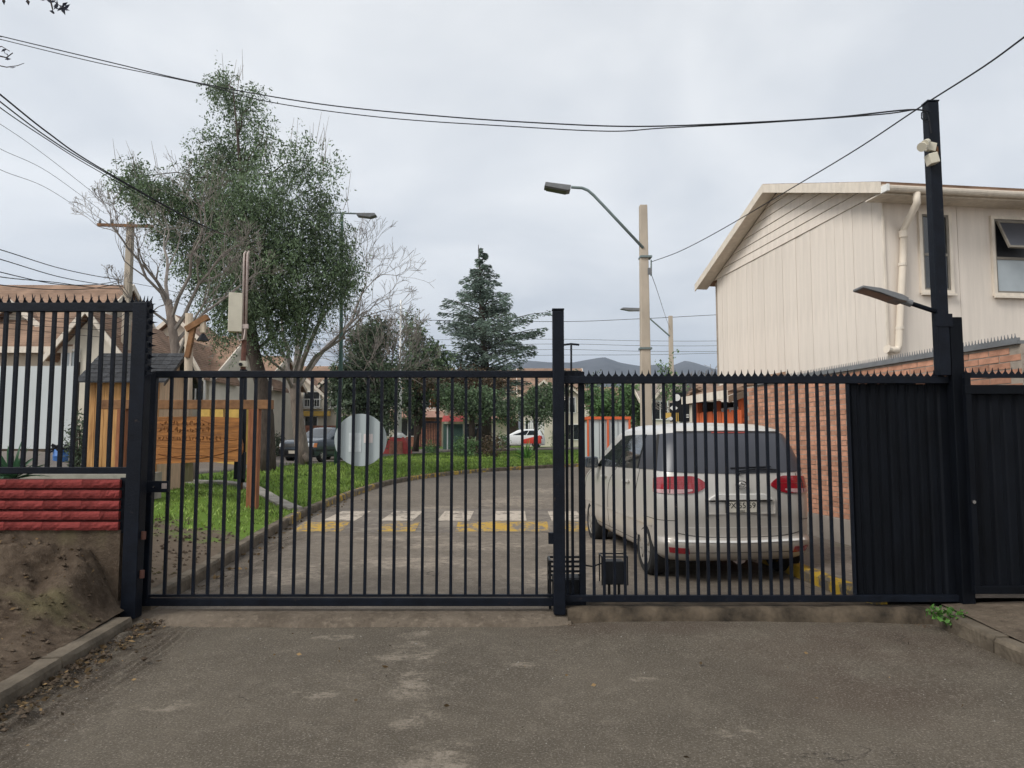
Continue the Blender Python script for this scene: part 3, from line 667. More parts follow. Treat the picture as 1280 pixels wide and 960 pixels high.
while x < rx1: inst('spike', sp, fr, (x, YR, r1 + .015), (0, R(random.uniform(-4, 4)), 0)); x += .060
MB().lathe((PX(1211, YR), YR - .035, PZ(627, YR)), [(.016, -.008), (.016, .01)], 10, 'y').build('lock_barrel', M['chrome'], fr)
# camera pole at the right
cp = empty('camera_pole', (PX(1196, YF), YF - .02, -.02), 'tall square black pole with cream box near its top, at the right', 'pole')
xp = PX(1198, YF, 600)
MB().box((xp, YF - .03, PZ(398, YF) / 2 + .0), (.115, .1, PZ(398, YF))).build('lower_post', M['iron2'], cp, bevel=.006)
pt = PZ(132, YF); p0 = PZ(470, YF); xq = xp - .118
MB().box((xq, YF - .03, (pt + p0) / 2), (.105, .1, pt - p0)).build('upper_pole', M['iron'], cp, bevel=.006)
MB().box((xq, YF - .03, pt + .012), (.113, .108, .014)).build('cap', M['iron'], cp)
MB().box((xq, YF - .085, PZ(402, YF)), (.16, .008, .12)).build('clamp_plate', M['iron'], cp)
b = MB()
for lp_ in ([(1163, 140), (1157, 138), (1152, 141), (1152, 148), (1157, 152), (1162, 151)], [(1150, 137), (1156, 138), (1160, 144), (1162, 152)], [(1162, 152), (1163, 160), (1164, 166)]): b.tube([P(x, y, YF - .1) for x, y in lp_], .006, 5)
b.build('cable_loop', M['cable'], cp)
# security camera and junction box on the pole
yc = YF - .12
sc = empty('security_camera', P(1163, 190, yc), 'cream security light and tilted box fixed below the pole top', 'security light')
def rp(px, py, dy=0): return P(px, py, yc + dy)
MB().tube([rp(1156.5, 181), rp(1152, 184, -.04)], [.038, .044], 12).build('lamp_head', M['box_cream'], sc)
MB().tube([rp(1159.5, 177, .01), rp(1156, 179.5, -.05)], [.028, .034], 12).build('lamp_head', M['box_cream'], sc)
MB().box(rp(1164, 184, .04), (.07, .05, .08), Matrix.Rotation(R(14), 3, 'Y')).build('bracket', M['box_cream'], sc)
MB().box(rp(1165, 199, .0), (.085, .09, .10), Matrix.Rotation(R(-14), 3, 'Y')).build('housing', M['box_cream'], sc, bevel=.006)
MB().box(rp(1170, 188.5, .05), (.02, .04, .07)).build('terminal', M['wood_dark'], sc)
MB().box(rp(1166, 167.5, .06), (.045, .03, .07), Matrix.Rotation(R(-8), 3, 'Y')).build('junction_box', M['white'], sc)
# street lamp arm on the pole
la = empty('wall_lamp', P(1180, 393, YF), 'black flat LED lamp on a short arm reaching left from pole', 'lamp')
ya = YF - .1
MB().tube([P(1180, 393, YF - .03), P(1120, 373, ya)], .022, 8).build('arm', M['iron'], la)
a, b_ = P(1139, 379.5, ya), P(1120, 373, ya); MB().tube([a, b_], .034, 10).build('collar', M['lamp_grey'], la)
hd = [P(1130, 374.5, ya), P(1122, 370, ya), P(1095, 362, ya), P(1073, 359, ya), P(1073, 362, ya), P(1095, 368, ya), P(1118, 376.5, ya), P(1128, 379, ya)]
MB().prism([p + Vector((0, -.09, 0)) for p in hd], (0, .2, 0)).build('lamp_head', M['lamp_grey'], la, bevel=.006)
ln = [P(1076, 363, ya), P(1095, 368.8, ya), P(1113, 374.8, ya)]
MB().grid([[ln[0] + Vector((0, -.075, 0)), ln[1] + Vector((0, -.075, 0)), ln[2] + Vector((0, -.075, 0))], [ln[0] + Vector((0, .095, 0)), ln[1] + Vector((0, .095, 0)), ln[2] + Vector((0, .095, 0))]]).build('lens', M['lens'], la)
# left-hand fence, its post and the red block wall
YL = 6.58
fl = empty('wall_fence', (-5.0, YL, 1.25), 'black spiked fence standing on the low red block wall', 'fence')
lx0, lx1 = -8.2, PX(166, YL, 480); lt = PZ(379, YL); lbm = PZ(588, YL)
MB().box(((lx0 + lx1) / 2, YL, lt - .04), (lx1 - lx0, .05, .085)).build('top_rail', M['iron'], fl, bevel=.005)
MB().box(((lx0 + lx1) / 2, YL, lbm), (lx1 - lx0, .045, .062)).build('bottom_rail', M['iron'], fl, bevel=.005)
bm3 = MB().box((0, 0, 0), (.03, .03, lt - .08 - lbm)).mesh('bar', M['iron'])
x = PX(155, YL, 480)
while x > lx0: inst('bar', bm3, fl, (x, YL, (lt - .08 + lbm) / 2)); x -= .1125
sp2 = spike_mesh(.05, .085)
x = lx1 - .02; k = 0
while x > lx0:
    inst('spike', sp2, fl, (x, YL - .02 + .04 * (k % 2), lt - .002), (R(random.uniform(14, 26) * (1 if k % 2 == 0 else -1)), R(random.uniform(-5, 5)), 0), (1, 1, random.uniform(.85, 1.1))); x -= .0385; k += 1
pl = empty('spiked_post', (PX(168, YL - .05), YL - .06, .15), 'thick black post with spikes on its top and side', 'post')
xpl = PX(172, YL - .06, 560); ptop = PZ(379, YL - .06); pbot = .0
MB().box((xpl, YL - .06, (ptop + pbot) / 2), (.135, .12, ptop - pbot)).build('shaft', M['iron'], pl, bevel=.006)
MB().box((PX(157.5, YL - .09), YL - .035, PZ(631, YL)), (.115, .05, .50)).build('side_plate', M['iron'], pl, bevel=.004)
sp3 = spike_mesh(.05, .075)
for k in range(13):
    zz = ptop - .02 - k * .053; s_ = inst('spike', sp3, pl, (xpl + .066, YL - .10 + .05 * (k % 2), zz), (0, R(90 + random.uniform(-6, 6)), 0))
for dx_, rr in ((-.06, -18), (-.03, 0), (.0, 8), (.035, 4), (.06, 20)): inst('spike', sp3, pl, (xpl + dx_, YL - .06, ptop - .004), (0, R(rr), 0))
for zz in (PZ(668, YL), PZ(716, YL)): MB().tube([(xpl + .085, YL - .06, zz - .035), (xpl + .085, YL - .06, zz + .035)], .022, 8).build('hinge', M['rust'], pl)
wl = empty('block_wall', (-5, YL, .6), 'low wall of red painted blocks under the left fence', 'wall')
wz1 = PZ(598, YL - .07); wx1 = PX(151, YL - .07, 630)
ch = .0945
MB().bb(lx0 - .02, wx1 - .015, YL - .055, YL + .09, wz1 - 5 * ch + .01, wz1 - .012).build('joints', M['redmortar'], wl)
MB().bb(lx0 - .02, wx1 + .01, YL - .075, YL + .09, .0, wz1 - 5 * ch + .009).build('foundation', M['dirt'], wl)
blk = []
for v in range(5):
    L = .337; b = MB(); nx, ny = 9, 4; g = []
    for i in range(nx):
        g.append([(-(L + .004) / 2 + (L + .004) * i / (nx - 1), -.05 + (.012 if j in (0, ny - 1) else (.007 if i in (0, nx - 1) else random.uniform(-.005, .005))), -ch / 2 + .011 + (ch - .022) * j / (ny - 1) + random.uniform(-.002, .002)) for j in range(ny)])
    b.grid(g); b.bb(-L / 2 + .002, L / 2 - .002, -.037, .03, -ch / 2 + .012, ch / 2 - .012); blk.append(b.mesh('block', M['redblock'], smooth=False))
for r in range(5):
    x = wx1 - .17 * (1 + (r % 2))
    MBz = wz1 - ch * (r + .5)
    if r % 2: inst('block', blk[r % 5], wl, (wx1 - .0855, YL - .062, MBz), None, (.5, 1, 1)); x = wx1 - .171 - .1705
    while x > lx0: inst('block', random.choice(blk), wl, (x, YL - .062, MBz), (R(random.uniform(-1, 1)), 0, 0)); x -= .343
# gate motor and control box
mt = empty('gate_motor', (PX(707, 6.9), 6.95, .0), 'black caged gate motor beside the middle post', 'gate motor')
mx0, mx1, my = PX(686, 6.95), PX(727, 6.95), 6.95
zA, zB = PZ(699, my), .02
for xx in (mx0, mx1):
    for yy in (my - .13, my + .13): MB().bb(xx - .012, xx + .012, yy - .012, yy + .012, .0, zA).build('cage_post', M['black'], mt)
for zz in (zA, zA - .09, PZ(722, my)):
    b = MB()
    for yy in (my - .13, my + .13): b.bb(mx0, mx1, yy - .01, yy + .01, zz - .01, zz + .01)
    for xx in (mx0, mx1): b.bb(xx - .01, xx + .01, my - .13, my + .13, zz - .01, zz + .01)
    b.build('cage_ring', M['black'], mt)
MB().bb(mx0 + .03, mx1 - .03, my - .10, my + .10, .03, PZ(720, my)).build('motor_body', M['black'], mt, bevel=.01)
MB().bb(mx0 - .01, mx1 + .05, my - .02, my + .02, .05, .085).build('shaft_arm', M['black'], mt)
cb = empty('control_box', (PX(766, 7.0), 7.05, 0), 'small black control box on legs behind the fence', 'control box')
cx0, cx1, cy = PX(752, 7.05), PX(778, 7.05), 7.05
ct, cbt = PZ(700, cy), PZ(729, cy)
MB().bb(cx0 + .012, cx1 - .012, cy - .08, cy + .08, cbt, ct).build('box', M['black'], cb, bevel=.008)
for xx in (cx0 + .06, cx1 - .05):
    MB().bb(xx - .012, xx + .012, cy - .012, cy + .012, 0, cbt).build('leg', M['black'], cb)
b = MB(); zr_ = PZ(694, cy)
for yy in (cy - .1, cy + .1): b.bb(cx0 - .02, cx1 + .02, yy - .006, yy + .006, zr_ - .006, zr_ + .006)
for xx in (cx0 - .02, cx1 + .02): b.bb(xx - .006, xx + .006, cy - .1, cy + .1, zr_ - .006, zr_ + .006)
for xx in (cx0 - .02, cx1 + .02):
    for yy in (cy - .1, cy + .1): b.bb(xx - .006, xx + .006, yy - .006, yy + .006, cbt, zr_)
b.build('guard_frame', M['black'], cb)
MB().tube([(cx0 + .01, cy, PZ(703, cy)), ((cx0 + mx1) / 2, cy - .05, PZ(707, cy)), (mx1, my, PZ(706, my))], .008, 6).build('conduit', M['black'], cb)
# ---------------------------------------------------------------- vehicles: a body skinned over level outlines
def cat(xs, ys, x):
    i = max(0, min(len(xs) - 2, int(np.searchsorted(xs, x)) - 1))
    t = (x - xs[i]) / (xs[i + 1] - xs[i]) if xs[i + 1] > xs[i] else 0
    t = min(max(t, 0), 1)
    def sl(k):
        if k <= 0: return (ys[1] - ys[0]) / (xs[1] - xs[0])
        if k >= len(xs) - 1: return (ys[-1] - ys[-2]) / (xs[-1] - xs[-2])
        a = (ys[k] - ys[k - 1]) / (xs[k] - xs[k - 1]); b = (ys[k + 1] - ys[k]) / (xs[k + 1] - xs[k])
        return 0 if a * b <= 0 else 2 * a * b / (a + b)
    h = xs[i + 1] - xs[i]; m0, m1 = sl(i), sl(i + 1)
    return (2 * t ** 3 - 3 * t * t + 1) * ys[i] + (t ** 3 - 2 * t * t + t) * h * m0 + (-2 * t ** 3 + 3 * t * t) * ys[i + 1] + (t ** 3 - t * t) * h * m1
class Body:
    """levels: (z, rear x, front x, half width, rear corner, front corner); u runs rear centre 0 -> side -> front centre 1"""
    def __init__(s, levels): s.L = np.array(levels, float)
    def par(s, z): return [cat(s.L[:, 0], s.L[:, k], z) for k in range(1, 6)]
    def pt(s, u, z, side=1, off=0):
        p = s._pt(u, z, side)
        if off:
            e = .01; z2 = min(max(z, s.L[0, 0] + .01), s.L[-1, 0] - .02)
            du = s._pt(min(u + e, .999), z2, side) - s._pt(max(u - e, .001), z2, side); dz = s._pt(u, z2 + e, side) - s._pt(u, z2 - e, side)
            n = du.cross(dz) * -side; n = n.normalized() if n.length > 1e-9 else Vector((0, 0, 1))
            p = p + n * off
        return p
    def _pt(s, u, z, side=1):
        xr, xf, hw, rr, rf = s.par(z)
        rr = min(rr, hw * .98); rf = min(rf, hw * .98); lr = rr * .8
        if u < .2:
            t = u / .2; y = (hw - rr) * t; x = xr + .035 * t * t
        elif u < .36:
            a = (u - .2) / .16 * math.pi / 2; y = hw - rr + rr * math.sin(a); x = xr + .035 + lr * (1 - math.cos(a))
        elif u < .8:
            t = (u - .36) / .44; y = hw + .012 * math.sin(t * math.pi); x = xr + .035 + lr + (xf - rf - xr - .035 - lr) * t
        elif u < .93:
            a = (u - .8) / .13 * math.pi / 2; y = hw - rf + rf * math.cos(a); x = xf - rf + rf * math.sin(a)
        else:
            t = (1 - u) / .07; y = (hw - rf) * t; x = xf + .04 * (1 - t * t)
        return Vector((x, y * side, z))
    def us(s): return list(np.linspace(0, .2, 7)[:-1]) + list(np.linspace(.2, .36, 13)[:-1]) + list(np.linspace(.36, .8, 34)[:-1]) + list(np.linspace(.8, .93, 10)[:-1]) + list(np.linspace(.93, 1, 4))
    def shell(s, nz_=46, extra=()):
        us = s.us(); zs = sorted(set([round(float(z), 4) for z in np.linspace(s.L[0, 0], s.L[-1, 0], nz_)] + list(extra)))
        ring = [(u, 1) for u in us] + [(u, -1) for u in us[-2:0:-1]]
        b = MB(); m = len(ring); vs = [s._pt(u, z, sd) for z in zs for u, sd in ring]; fs = []
        for i in range(len(zs) - 1):
            for j in range(m): j2 = (j + 1) % m; fs.append((i * m + j, i * m + j2, (i + 1) * m + j2, (i + 1) * m + j))
        fs += [tuple(range(m))[::-1], tuple(range((len(zs) - 1) * m, len(zs) * m))]
        return b.add(vs, fs)
    def patch(s, u0, u1, zlo, zhi, side, off, nu=12, nz_=5, thick=.006):
        """a panel lying on the skin between u0..u1; zlo / zhi are numbers or functions of t in 0..1"""
        fl = zlo if callable(zlo) else (lambda t: zlo); fh = zhi if callable(zhi) else (lambda t: zhi)
        b = MB(); A = []; B = []
        for i in range(nu + 1):
            t = i / nu; u = u0 + (u1 - u0) * t
            A.append([s.pt(u, fl(t) + (fh(t) - fl(t)) * k / nz_, side, off) for k in range(nz_ + 1)])
            B.append([s.pt(u, fl(t) + (fh(t) - fl(t)) * k / nz_, side, off - thick) for k in range(nz_ + 1)])
        b.grid(A); n = len(b.v); b.grid(B); m = nz_ + 1
        rim = [i * m for i in range(nu + 1)] + [nu * m + k for k in range(1, m)] + [i * m + nz_ for i in range(nu - 1, -1, -1)] + [k for k in range(nz_ - 1, 0, -1)]
        for a, c in zip(rim, rim[1:] + rim[:1]): b.f.append((a, c, c + n, a + n))
        return b
    def full_patch(s, u1, zlo, zhi, off, nu=10, nz_=5, front=False, thick=.006):
        """one panel across the middle, mirrored in u (rear: 0..u1, front: u1..1)"""
        b = MB(); A = []; B = []
        seq = ([(u1 + (1 - u1) * i / nu, -1) for i in range(nu)] + [(1 - (1 - u1) * i / nu, 1) for i in range(nu + 1)]) if front else ([(u1 * (1 - i / nu), -1) for i in range(nu)] + [(u1 * i / nu, 1) for i in range(nu + 1)])
        fl = zlo if callable(zlo) else (lambda t: zlo); fh = zhi if callable(zhi) else (lambda t: zhi)
        for u, sd in seq:
            t = abs(u - (1 if front else 0)) / abs(u1 - (1 if front else 0))
            for lst, o_ in ((A, off), (B, off - thick)): lst.append([s.pt(u, fl(t) + (fh(t) - fl(t)) * k / nz_, sd, o_) for k in range(nz_ + 1)])
        b.grid(A); n = len(b.v); b.grid(B); m = nz_ + 1; N = len(seq) - 1
        rim = [i * m for i in range(N + 1)] + [N * m + k for k in range(1, m)] + [i * m + nz_ for i in range(N - 1, -1, -1)] + [k for k in range(nz_ - 1, 0, -1)]
        for a, c in zip(rim, rim[1:] + rim[:1]): b.f.append((a, c, c + n, a + n))
        return b
def loc_build(b, name, m, root, smooth=True, **k):
    me = b.mesh(name, m, (0, 0, 0), smooth); o = bpy.data.objects.new(name, me); C.objects.link(o); o.parent = root
    if smooth: 
        try: me.set_sharp_from_angle(angle=R(38))
        except Exception: pass
    for kk, v in k.items(): o[kk] = v
    return o
def car_body(body, root, m, wheels, wr, nz_=46, extra=()):
    o = loc_build(body.shell(nz_, extra), 'body', m, root)
    cut = MB()
    for x in wheels:
        for sd in (1, -1): cut.lathe((x, sd * .92, wr + .01), [(wr + .075, -.34), (wr + .075, .34)], 40, 'y')
    co = cut.build('cutter', None); md = o.modifiers.new('b', 'BOOLEAN'); md.object = co; md.solver = 'EXACT'; md.use_self = True
    bpy.context.view_layer.update()
    me = bpy.data.meshes.new_from_object(o.evaluated_get(bpy.context.evaluated_depsgraph_get()))
    o.modifiers.clear(); o.data = me; bpy.data.objects.remove(co)
    if not me.materials: me.materials.append(m)
    me.polygons.foreach_set('use_smooth', [True] * len(me.polygons))
    try: me.set_sharp_from_angle(angle=R(40))
    except Exception: pass
    return o
def wheel(root, x, y, r, wd=.2, spokes=10):
    sd = 1 if y > 0 else -1
    prof = [(r * .66, -wd / 2), (r * .9, -wd / 2), (r * .985, -wd / 2 + .025), (r, -wd / 4), (r, wd / 4), (r * .985, wd / 2 - .025), (r * .9, wd / 2), (r * .66, wd / 2)]
    t = loc_build(MB().lathe((x, y, r), prof, 36, 'y', False), 'wheel', M['rubber'], root)
    ro = y + sd * (wd / 2 - .02)
    b = MB().lathe((x, ro, r), [(r * .70, -.03), (r * .70, .012), (r * .62, .018), (r * .60, -.02)], 36, 'y', False)
    for k in range(spokes):
        a = 2 * math.pi * k / spokes; d = Vector((math.cos(a), 0, math.sin(a))); c = Vector((x, ro, r))
        b.bar(c + d * r * .1, c + d * r * .64, .055 if spokes < 12 else .04, .03, up=(0, 1, 0))
    b.lathe((x, ro, r), [(r * .18, -.02), (r * .18, .022), (r * .10, .028)], 16, 'y')
    loc_build(b, 'rim', M['rim'], t)
    loc_build(MB().lathe((x, ro - sd * .05, r), [(r * .66, -.01), (r * .66, .01)], 24, 'y'), 'brake_disc', M['black'], t)
    return t
# ---------------------------------------------------------------- the silver people carrier behind the fence
VA = R(96.5)                       # its nose points away and a little to the left
rear_mid = Vector((2.55, 7.93, 0)); fw = Vector((math.cos(VA), math.sin(VA), 0))
vo = rear_mid + fw * 2.25
van = empty('parked_van', vo, 'silver people carrier parked with its rear to the fence', 'van', rz=VA)
V = Body([(.24, -2.10, 2.08, .78, .30, .5), (.29, -2.19, 2.17, .85, .32, .5), (.37, -2.235, 2.22, .885, .33, .5), (.455, -2.25, 2.24, .90, .33, .5), (.47, -2.235, 2.24, .90, .33, .5), (.50, -2.19, 2.25, .90, .31, .5), (.62, -2.185, 2.25, .903, .30, .5),
          (.78, -2.195, 2.24, .905, .30, .5), (.92, -2.19, 2.18, .905, .30, .5), (1.02, -2.18, 2.05, .90, .30, .5), (1.10, -2.165, 1.82, .893, .30, .5), (1.20, -2.14, 1.45, .882, .30, .48),
          (1.25, -2.125, 1.33, .874, .30, .46), (1.42, -2.05, .98, .835, .30, .42), (1.58, -1.965, .62, .79, .30, .40), (1.665, -1.90, .40, .755, .30, .38), (1.72, -1.83, .2, .70, .32, .36), (1.765, -1.70, .0, .60, .34, .34), (1.79, -1.45, -.2, .44, .3, .3), (1.80, -1.1, -.5, .22, .15, .15)])
car_body(V, van, M['silver'], (-1.52, 1.30), .32, 64, (1.215, 1.66))
# glass
loc_build(V.full_patch(.335, lambda t: 1.205 + .03 * t * t, lambda t: 1.675 - .03 * t ** 3, .008, 14, 6), 'rear_window', M['tint'], van)
for sd in (1, -1):
    loc_build(V.patch(.331, .356, lambda t: 1.235, lambda t: 1.645, sd, .0095, 5), 'pillar_trim', M['gap'], van)
    loc_build(V.patch(.356, .452, lambda t: 1.245 - .015 * t, lambda t: 1.64 + .0 * t, sd, .007, 8), 'quarter_window', M['tint'], van)
    loc_build(V.patch(.462, .605, lambda t: 1.23 - .02 * t, lambda t: 1.645 - .005 * t, sd, .007, 10), 'side_window', M['tint_side'], van)
    loc_build(V.patch(.615, .785, lambda t: 1.21 - .03 * t, lambda t: 1.64 - .05 * t ** 2 - .33 * max(t - .5, 0) / .5, sd, .007, 14), 'side_window', M['tint_side'], van)
    loc_build(V.patch(.455, .461, 1.235, 1.645, sd, .009, 2), 'window_pillar', M['black'], van)
    loc_build(V.patch(.606, .614, 1.22, 1.645, sd, .009, 2), 'window_pillar', M['black'], van)
    # door gaps and handles
    for u, z0, z1 in ((.445, .42, 1.23), (.61, .36, 1.21), (.795, .40, 1.18)): loc_build(V.patch(u, u + .0022, z0, z1, sd, .002, 1, 10), 'door_gap', M['gap'], van)
    loc_build(V.patch(.447, .795, .352, .358, sd, .002, 12, 1), 'sill_gap', M['gap'], van)
    loc_build(V.patch(.37, .79, lambda t: .60 + .012 * t, lambda t: .618 + .012 * t, sd, .012, 20, 1), 'rub_strip', M['silver'], van)
    for u in (.485, .64): loc_build(V.patch(u, u + .036, 1.04, 1.07, sd, .03, 5, 2, .012), 'door_handle', M['silver_trim'], van)
    # tail light: red upper body with paler foot, wrapping the corner
    tl = loc_build(V.patch(.126, .358, lambda t: .995 - .01 * math.sin(math.pi * t) + .07 * (1 - min(1, t / .28)) ** 2, lambda t: 1.178 - .085 * (1 - min(1, t / .28)) ** 2 - .03 * t ** 3, sd, .014, 22, 5, .014), 'tail_light', M['tail_red'], van)
    loc_build(V.patch(.18, .352, lambda t: .998 - .012 * math.sin(math.pi * t) + .02 * (1 - min(1, t / .2)), lambda t: 1.035 - .005 * t, sd, .0165, 16, 3, .004), 'pale_lens', M['tail_white'], tl)
    loc_build(V.patch(.15, .352, 1.095, 1.098, sd, .0168, 16, 1, .003), 'lens_line', M['red_dark'], tl)
    loc_build(V.patch(.262, .266, .99, 1.17, sd, .0168, 1, 6, .003), 'lens_gap', M['gap'], tl)
    # bumper reflector
    loc_build(V.patch(.215, .285, lambda t: .335 + .012 * t, lambda t: .40 + .005 * t, sd, .008, 8, 3), 'reflector', M['tail_red'], van)
    # mirror
    mp = V.pt(.765, 1.2, sd, .0)
    mr = loc_build(MB().box((mp.x - .02, mp.y + sd * .14, 1.245), (.12, .2, .17)), 'wing_mirror', M['car_grey'], van, smooth=False); bev(mr, .03)
    loc_build(MB().bar((mp.x + .02, mp.y - sd * .02, 1.19), (mp.x, mp.y + sd * .1, 1.22), .06, .04), 'mirror_arm', M['black'], mr, smooth=False)
    loc_build(MB().box((mp.x - .085, mp.y + sd * .14, 1.245), (.01, .165, .13)), 'mirror_glass', M['tint_side'], mr, smooth=False)
    loc_build(V.patch(.845, .93, .74, .90, sd, .01, 8, 3), 'headlight', M['clear_lens'], van)
    for x in (-1.52, 1.30): wheel(van, x, sd * .80, .32, .21, 10)
loc_build(V.full_patch(.90, 1.20, 1.62, .007, 8, 5, True), 'windscreen', M['tint_side'], van)
# tailgate: outline gap, recess, chrome bar, plate, emblem, wiper
tg = loc_build(V.full_patch(.245, lambda t: .505 + .055 * t ** 4, lambda t: .512 + .055 * t ** 4, .003, 14, 1), 'tailgate_gap', M['gap'], van)
for sd in (1, -1): loc_build(V.patch(.243, .246, .56, 1.20, sd, .003, 1, 12), 'tailgate_gap', M['gap'], van)
for sd in (1, -1): loc_build(V.patch(.246, .40, .688, .694, sd, .002, 10, 1), 'bumper_gap', M['gap'], van)
loc_build(V.full_patch(.20, lambda t: .612, lambda t: .618, .002, 12, 1), 'crease_line', M['silver_trim'], van)  # thin pale strip along the crease of the tailgate
gb = MB(); xs = -2.205
gw = .375
gb.prism([(xs + .03, -gw, .915), (xs + .03, -gw + .02, .945), (xs + .03, -gw + .10, .985), (xs + .03, gw - .10, .985), (xs + .03, gw - .02, .945), (xs + .03, gw, .915)], (-.042, 0, 0))
g_ = loc_build(gb, 'plate_garnish', M['silver_trim'], van, smooth=False); bev(g_, .008)
loc_build(MB().box((xs + .01, 0, .908), (.02, .73, .014)), 'garnish_shadow_gap', M['gap'], van, smooth=False)
for yy, z0, z1 in ((.40, .78, .92), (-.40, .78, .92)):
    loc_build(MB().box((xs + .016, yy, .85), (.012, .012, .16)), 'recess_edge', M['silver'], van, smooth=False)
loc_build(MB().box((xs + .014, 0, .765), (.016, .80, .012)), 'recess_edge', M['silver'], van, smooth=False)
pl_ = loc_build(MB().box((xs + .002, 0, .842), (.008, .36, .13)), 'number_plate', M['plate'], van, smooth=False)
def text_mesh(s, size, m, name, root, loc, rot, ext=.001, fit=None):
    cu = bpy.data.curves.new('t', 'FONT'); cu.body = s; cu.size = size; cu.extrude = ext; cu.align_x = 'CENTER'; cu.align_y = 'CENTER'
    to = bpy.data.objects.new('t', cu); C.objects.link(to); bpy.context.view_layer.update()
    me = bpy.data.meshes.new_from_object(to.evaluated_get(bpy.context.evaluated_depsgraph_get())); bpy.data.objects.remove(to)
    me.materials.clear(); me.materials.append(m)
    o = bpy.data.objects.new(name, me); C.objects.link(o); o.parent = root; o.location = loc; o.rotation_euler = rot
    if fit: k = fit / max(v.co.x for v in me.vertices) / 2; o.scale = (k, 1 * max(k, .8), 1)
    return o
text_mesh('PX·55·59', .092, M['gap'], 'plate_lettering', pl_, (xs - .004, 0, .855), (R(90), 0, R(-90)), fit=.33)
text_mesh('CHILE', .028, M['gap'], 'plate_lettering', pl_, (xs - .004, 0, .796), (R(90), 0, R(-90)))
b = MB()
for z_ in (.779, .905): b.box((xs - .002, 0, z_), (.006, .362, .005))
for y_ in (.18, -.18): b.box((xs - .002, y_, .842), (.006, .005, .13))
loc_build(b, 'plate_border', M['gap'], pl_, smooth=False)
# emblem: an oval ring with a folded bar inside
b = MB(); rg = [Vector((xs - .012, .062 * math.cos(a), 1.085 + .045 * math.sin(a))) for a in np.linspace(0, 2 * math.pi, 33)]
b.tube(rg, .006, 6, False)
b.tube([(xs - .012, .044, 1.073), (xs - .014, .010, 1.107), (xs - .014, -.024, 1.095)], .008, 6)
b.tube([(xs - .014, .024, 1.077), (xs - .014, -.010, 1.089), (xs - .012, -.048, 1.091)], .007, 6)
b.tube([(xs - .012, .032, 1.066), (xs - .014, -.024, 1.066), (xs - .012, -.046, 1.085)], .0065, 6)
loc_build(b, 'emblem', M['chrome'], van)
b = MB(); wp = V.pt(.06, 1.215, -1, .03); wq = V.pt(.155, 1.245, -1, .022)
b.tube([V.pt(.0, 1.225, 1, .03), V.pt(.08, 1.25, -1, .03), V.pt(.165, 1.235, -1, .03)], .010, 6); b.tube([V.pt(.03, 1.262, 1, .02), V.pt(.14, 1.275, -1, .02)], .007, 6)
b.tube([V.pt(0, 1.20, 1, .0), V.pt(0, 1.215, 1, .035)], .02, 8)
loc_build(b, 'rear_wiper', M['black'], van)
loc_build(V.full_patch(.26, lambda t: 1.672 - .01 * t, lambda t: 1.70 - .015 * t, .03, 12, 2, thick=.03), 'roof_spoiler', M['silver'], van)
loc_build(V.full_patch(.09, lambda t: 1.655, lambda t: 1.668, .012, 6, 1), 'brake_lamp', M['red_dark'], van)
loc_build(V.full_patch(.26, lambda t: .452 + .01 * t, lambda t: .47 + .012 * t, .008, 12, 2), 'bumper_ledge', M['silver_trim'], van)
loc_build(V.full_patch(.28, lambda t: .345, lambda t: .349, .004, 12, 1), 'bumper_gap', M['gap'], van)
b = MB(); b.tube([(-2.1, -.25, .23), (-1.5, -.2, .22)], .03, 10); b.tube([(-2.0, -.05, .27), (-1.75, -.12, .26)], .09, 12)
loc_build(b, 'exhaust', M['conduit'], van); loc_build(MB().bb(-2.0, 2.0, -.68, .68, .22, .34), 'underbody', M['black'], van, smooth=False)
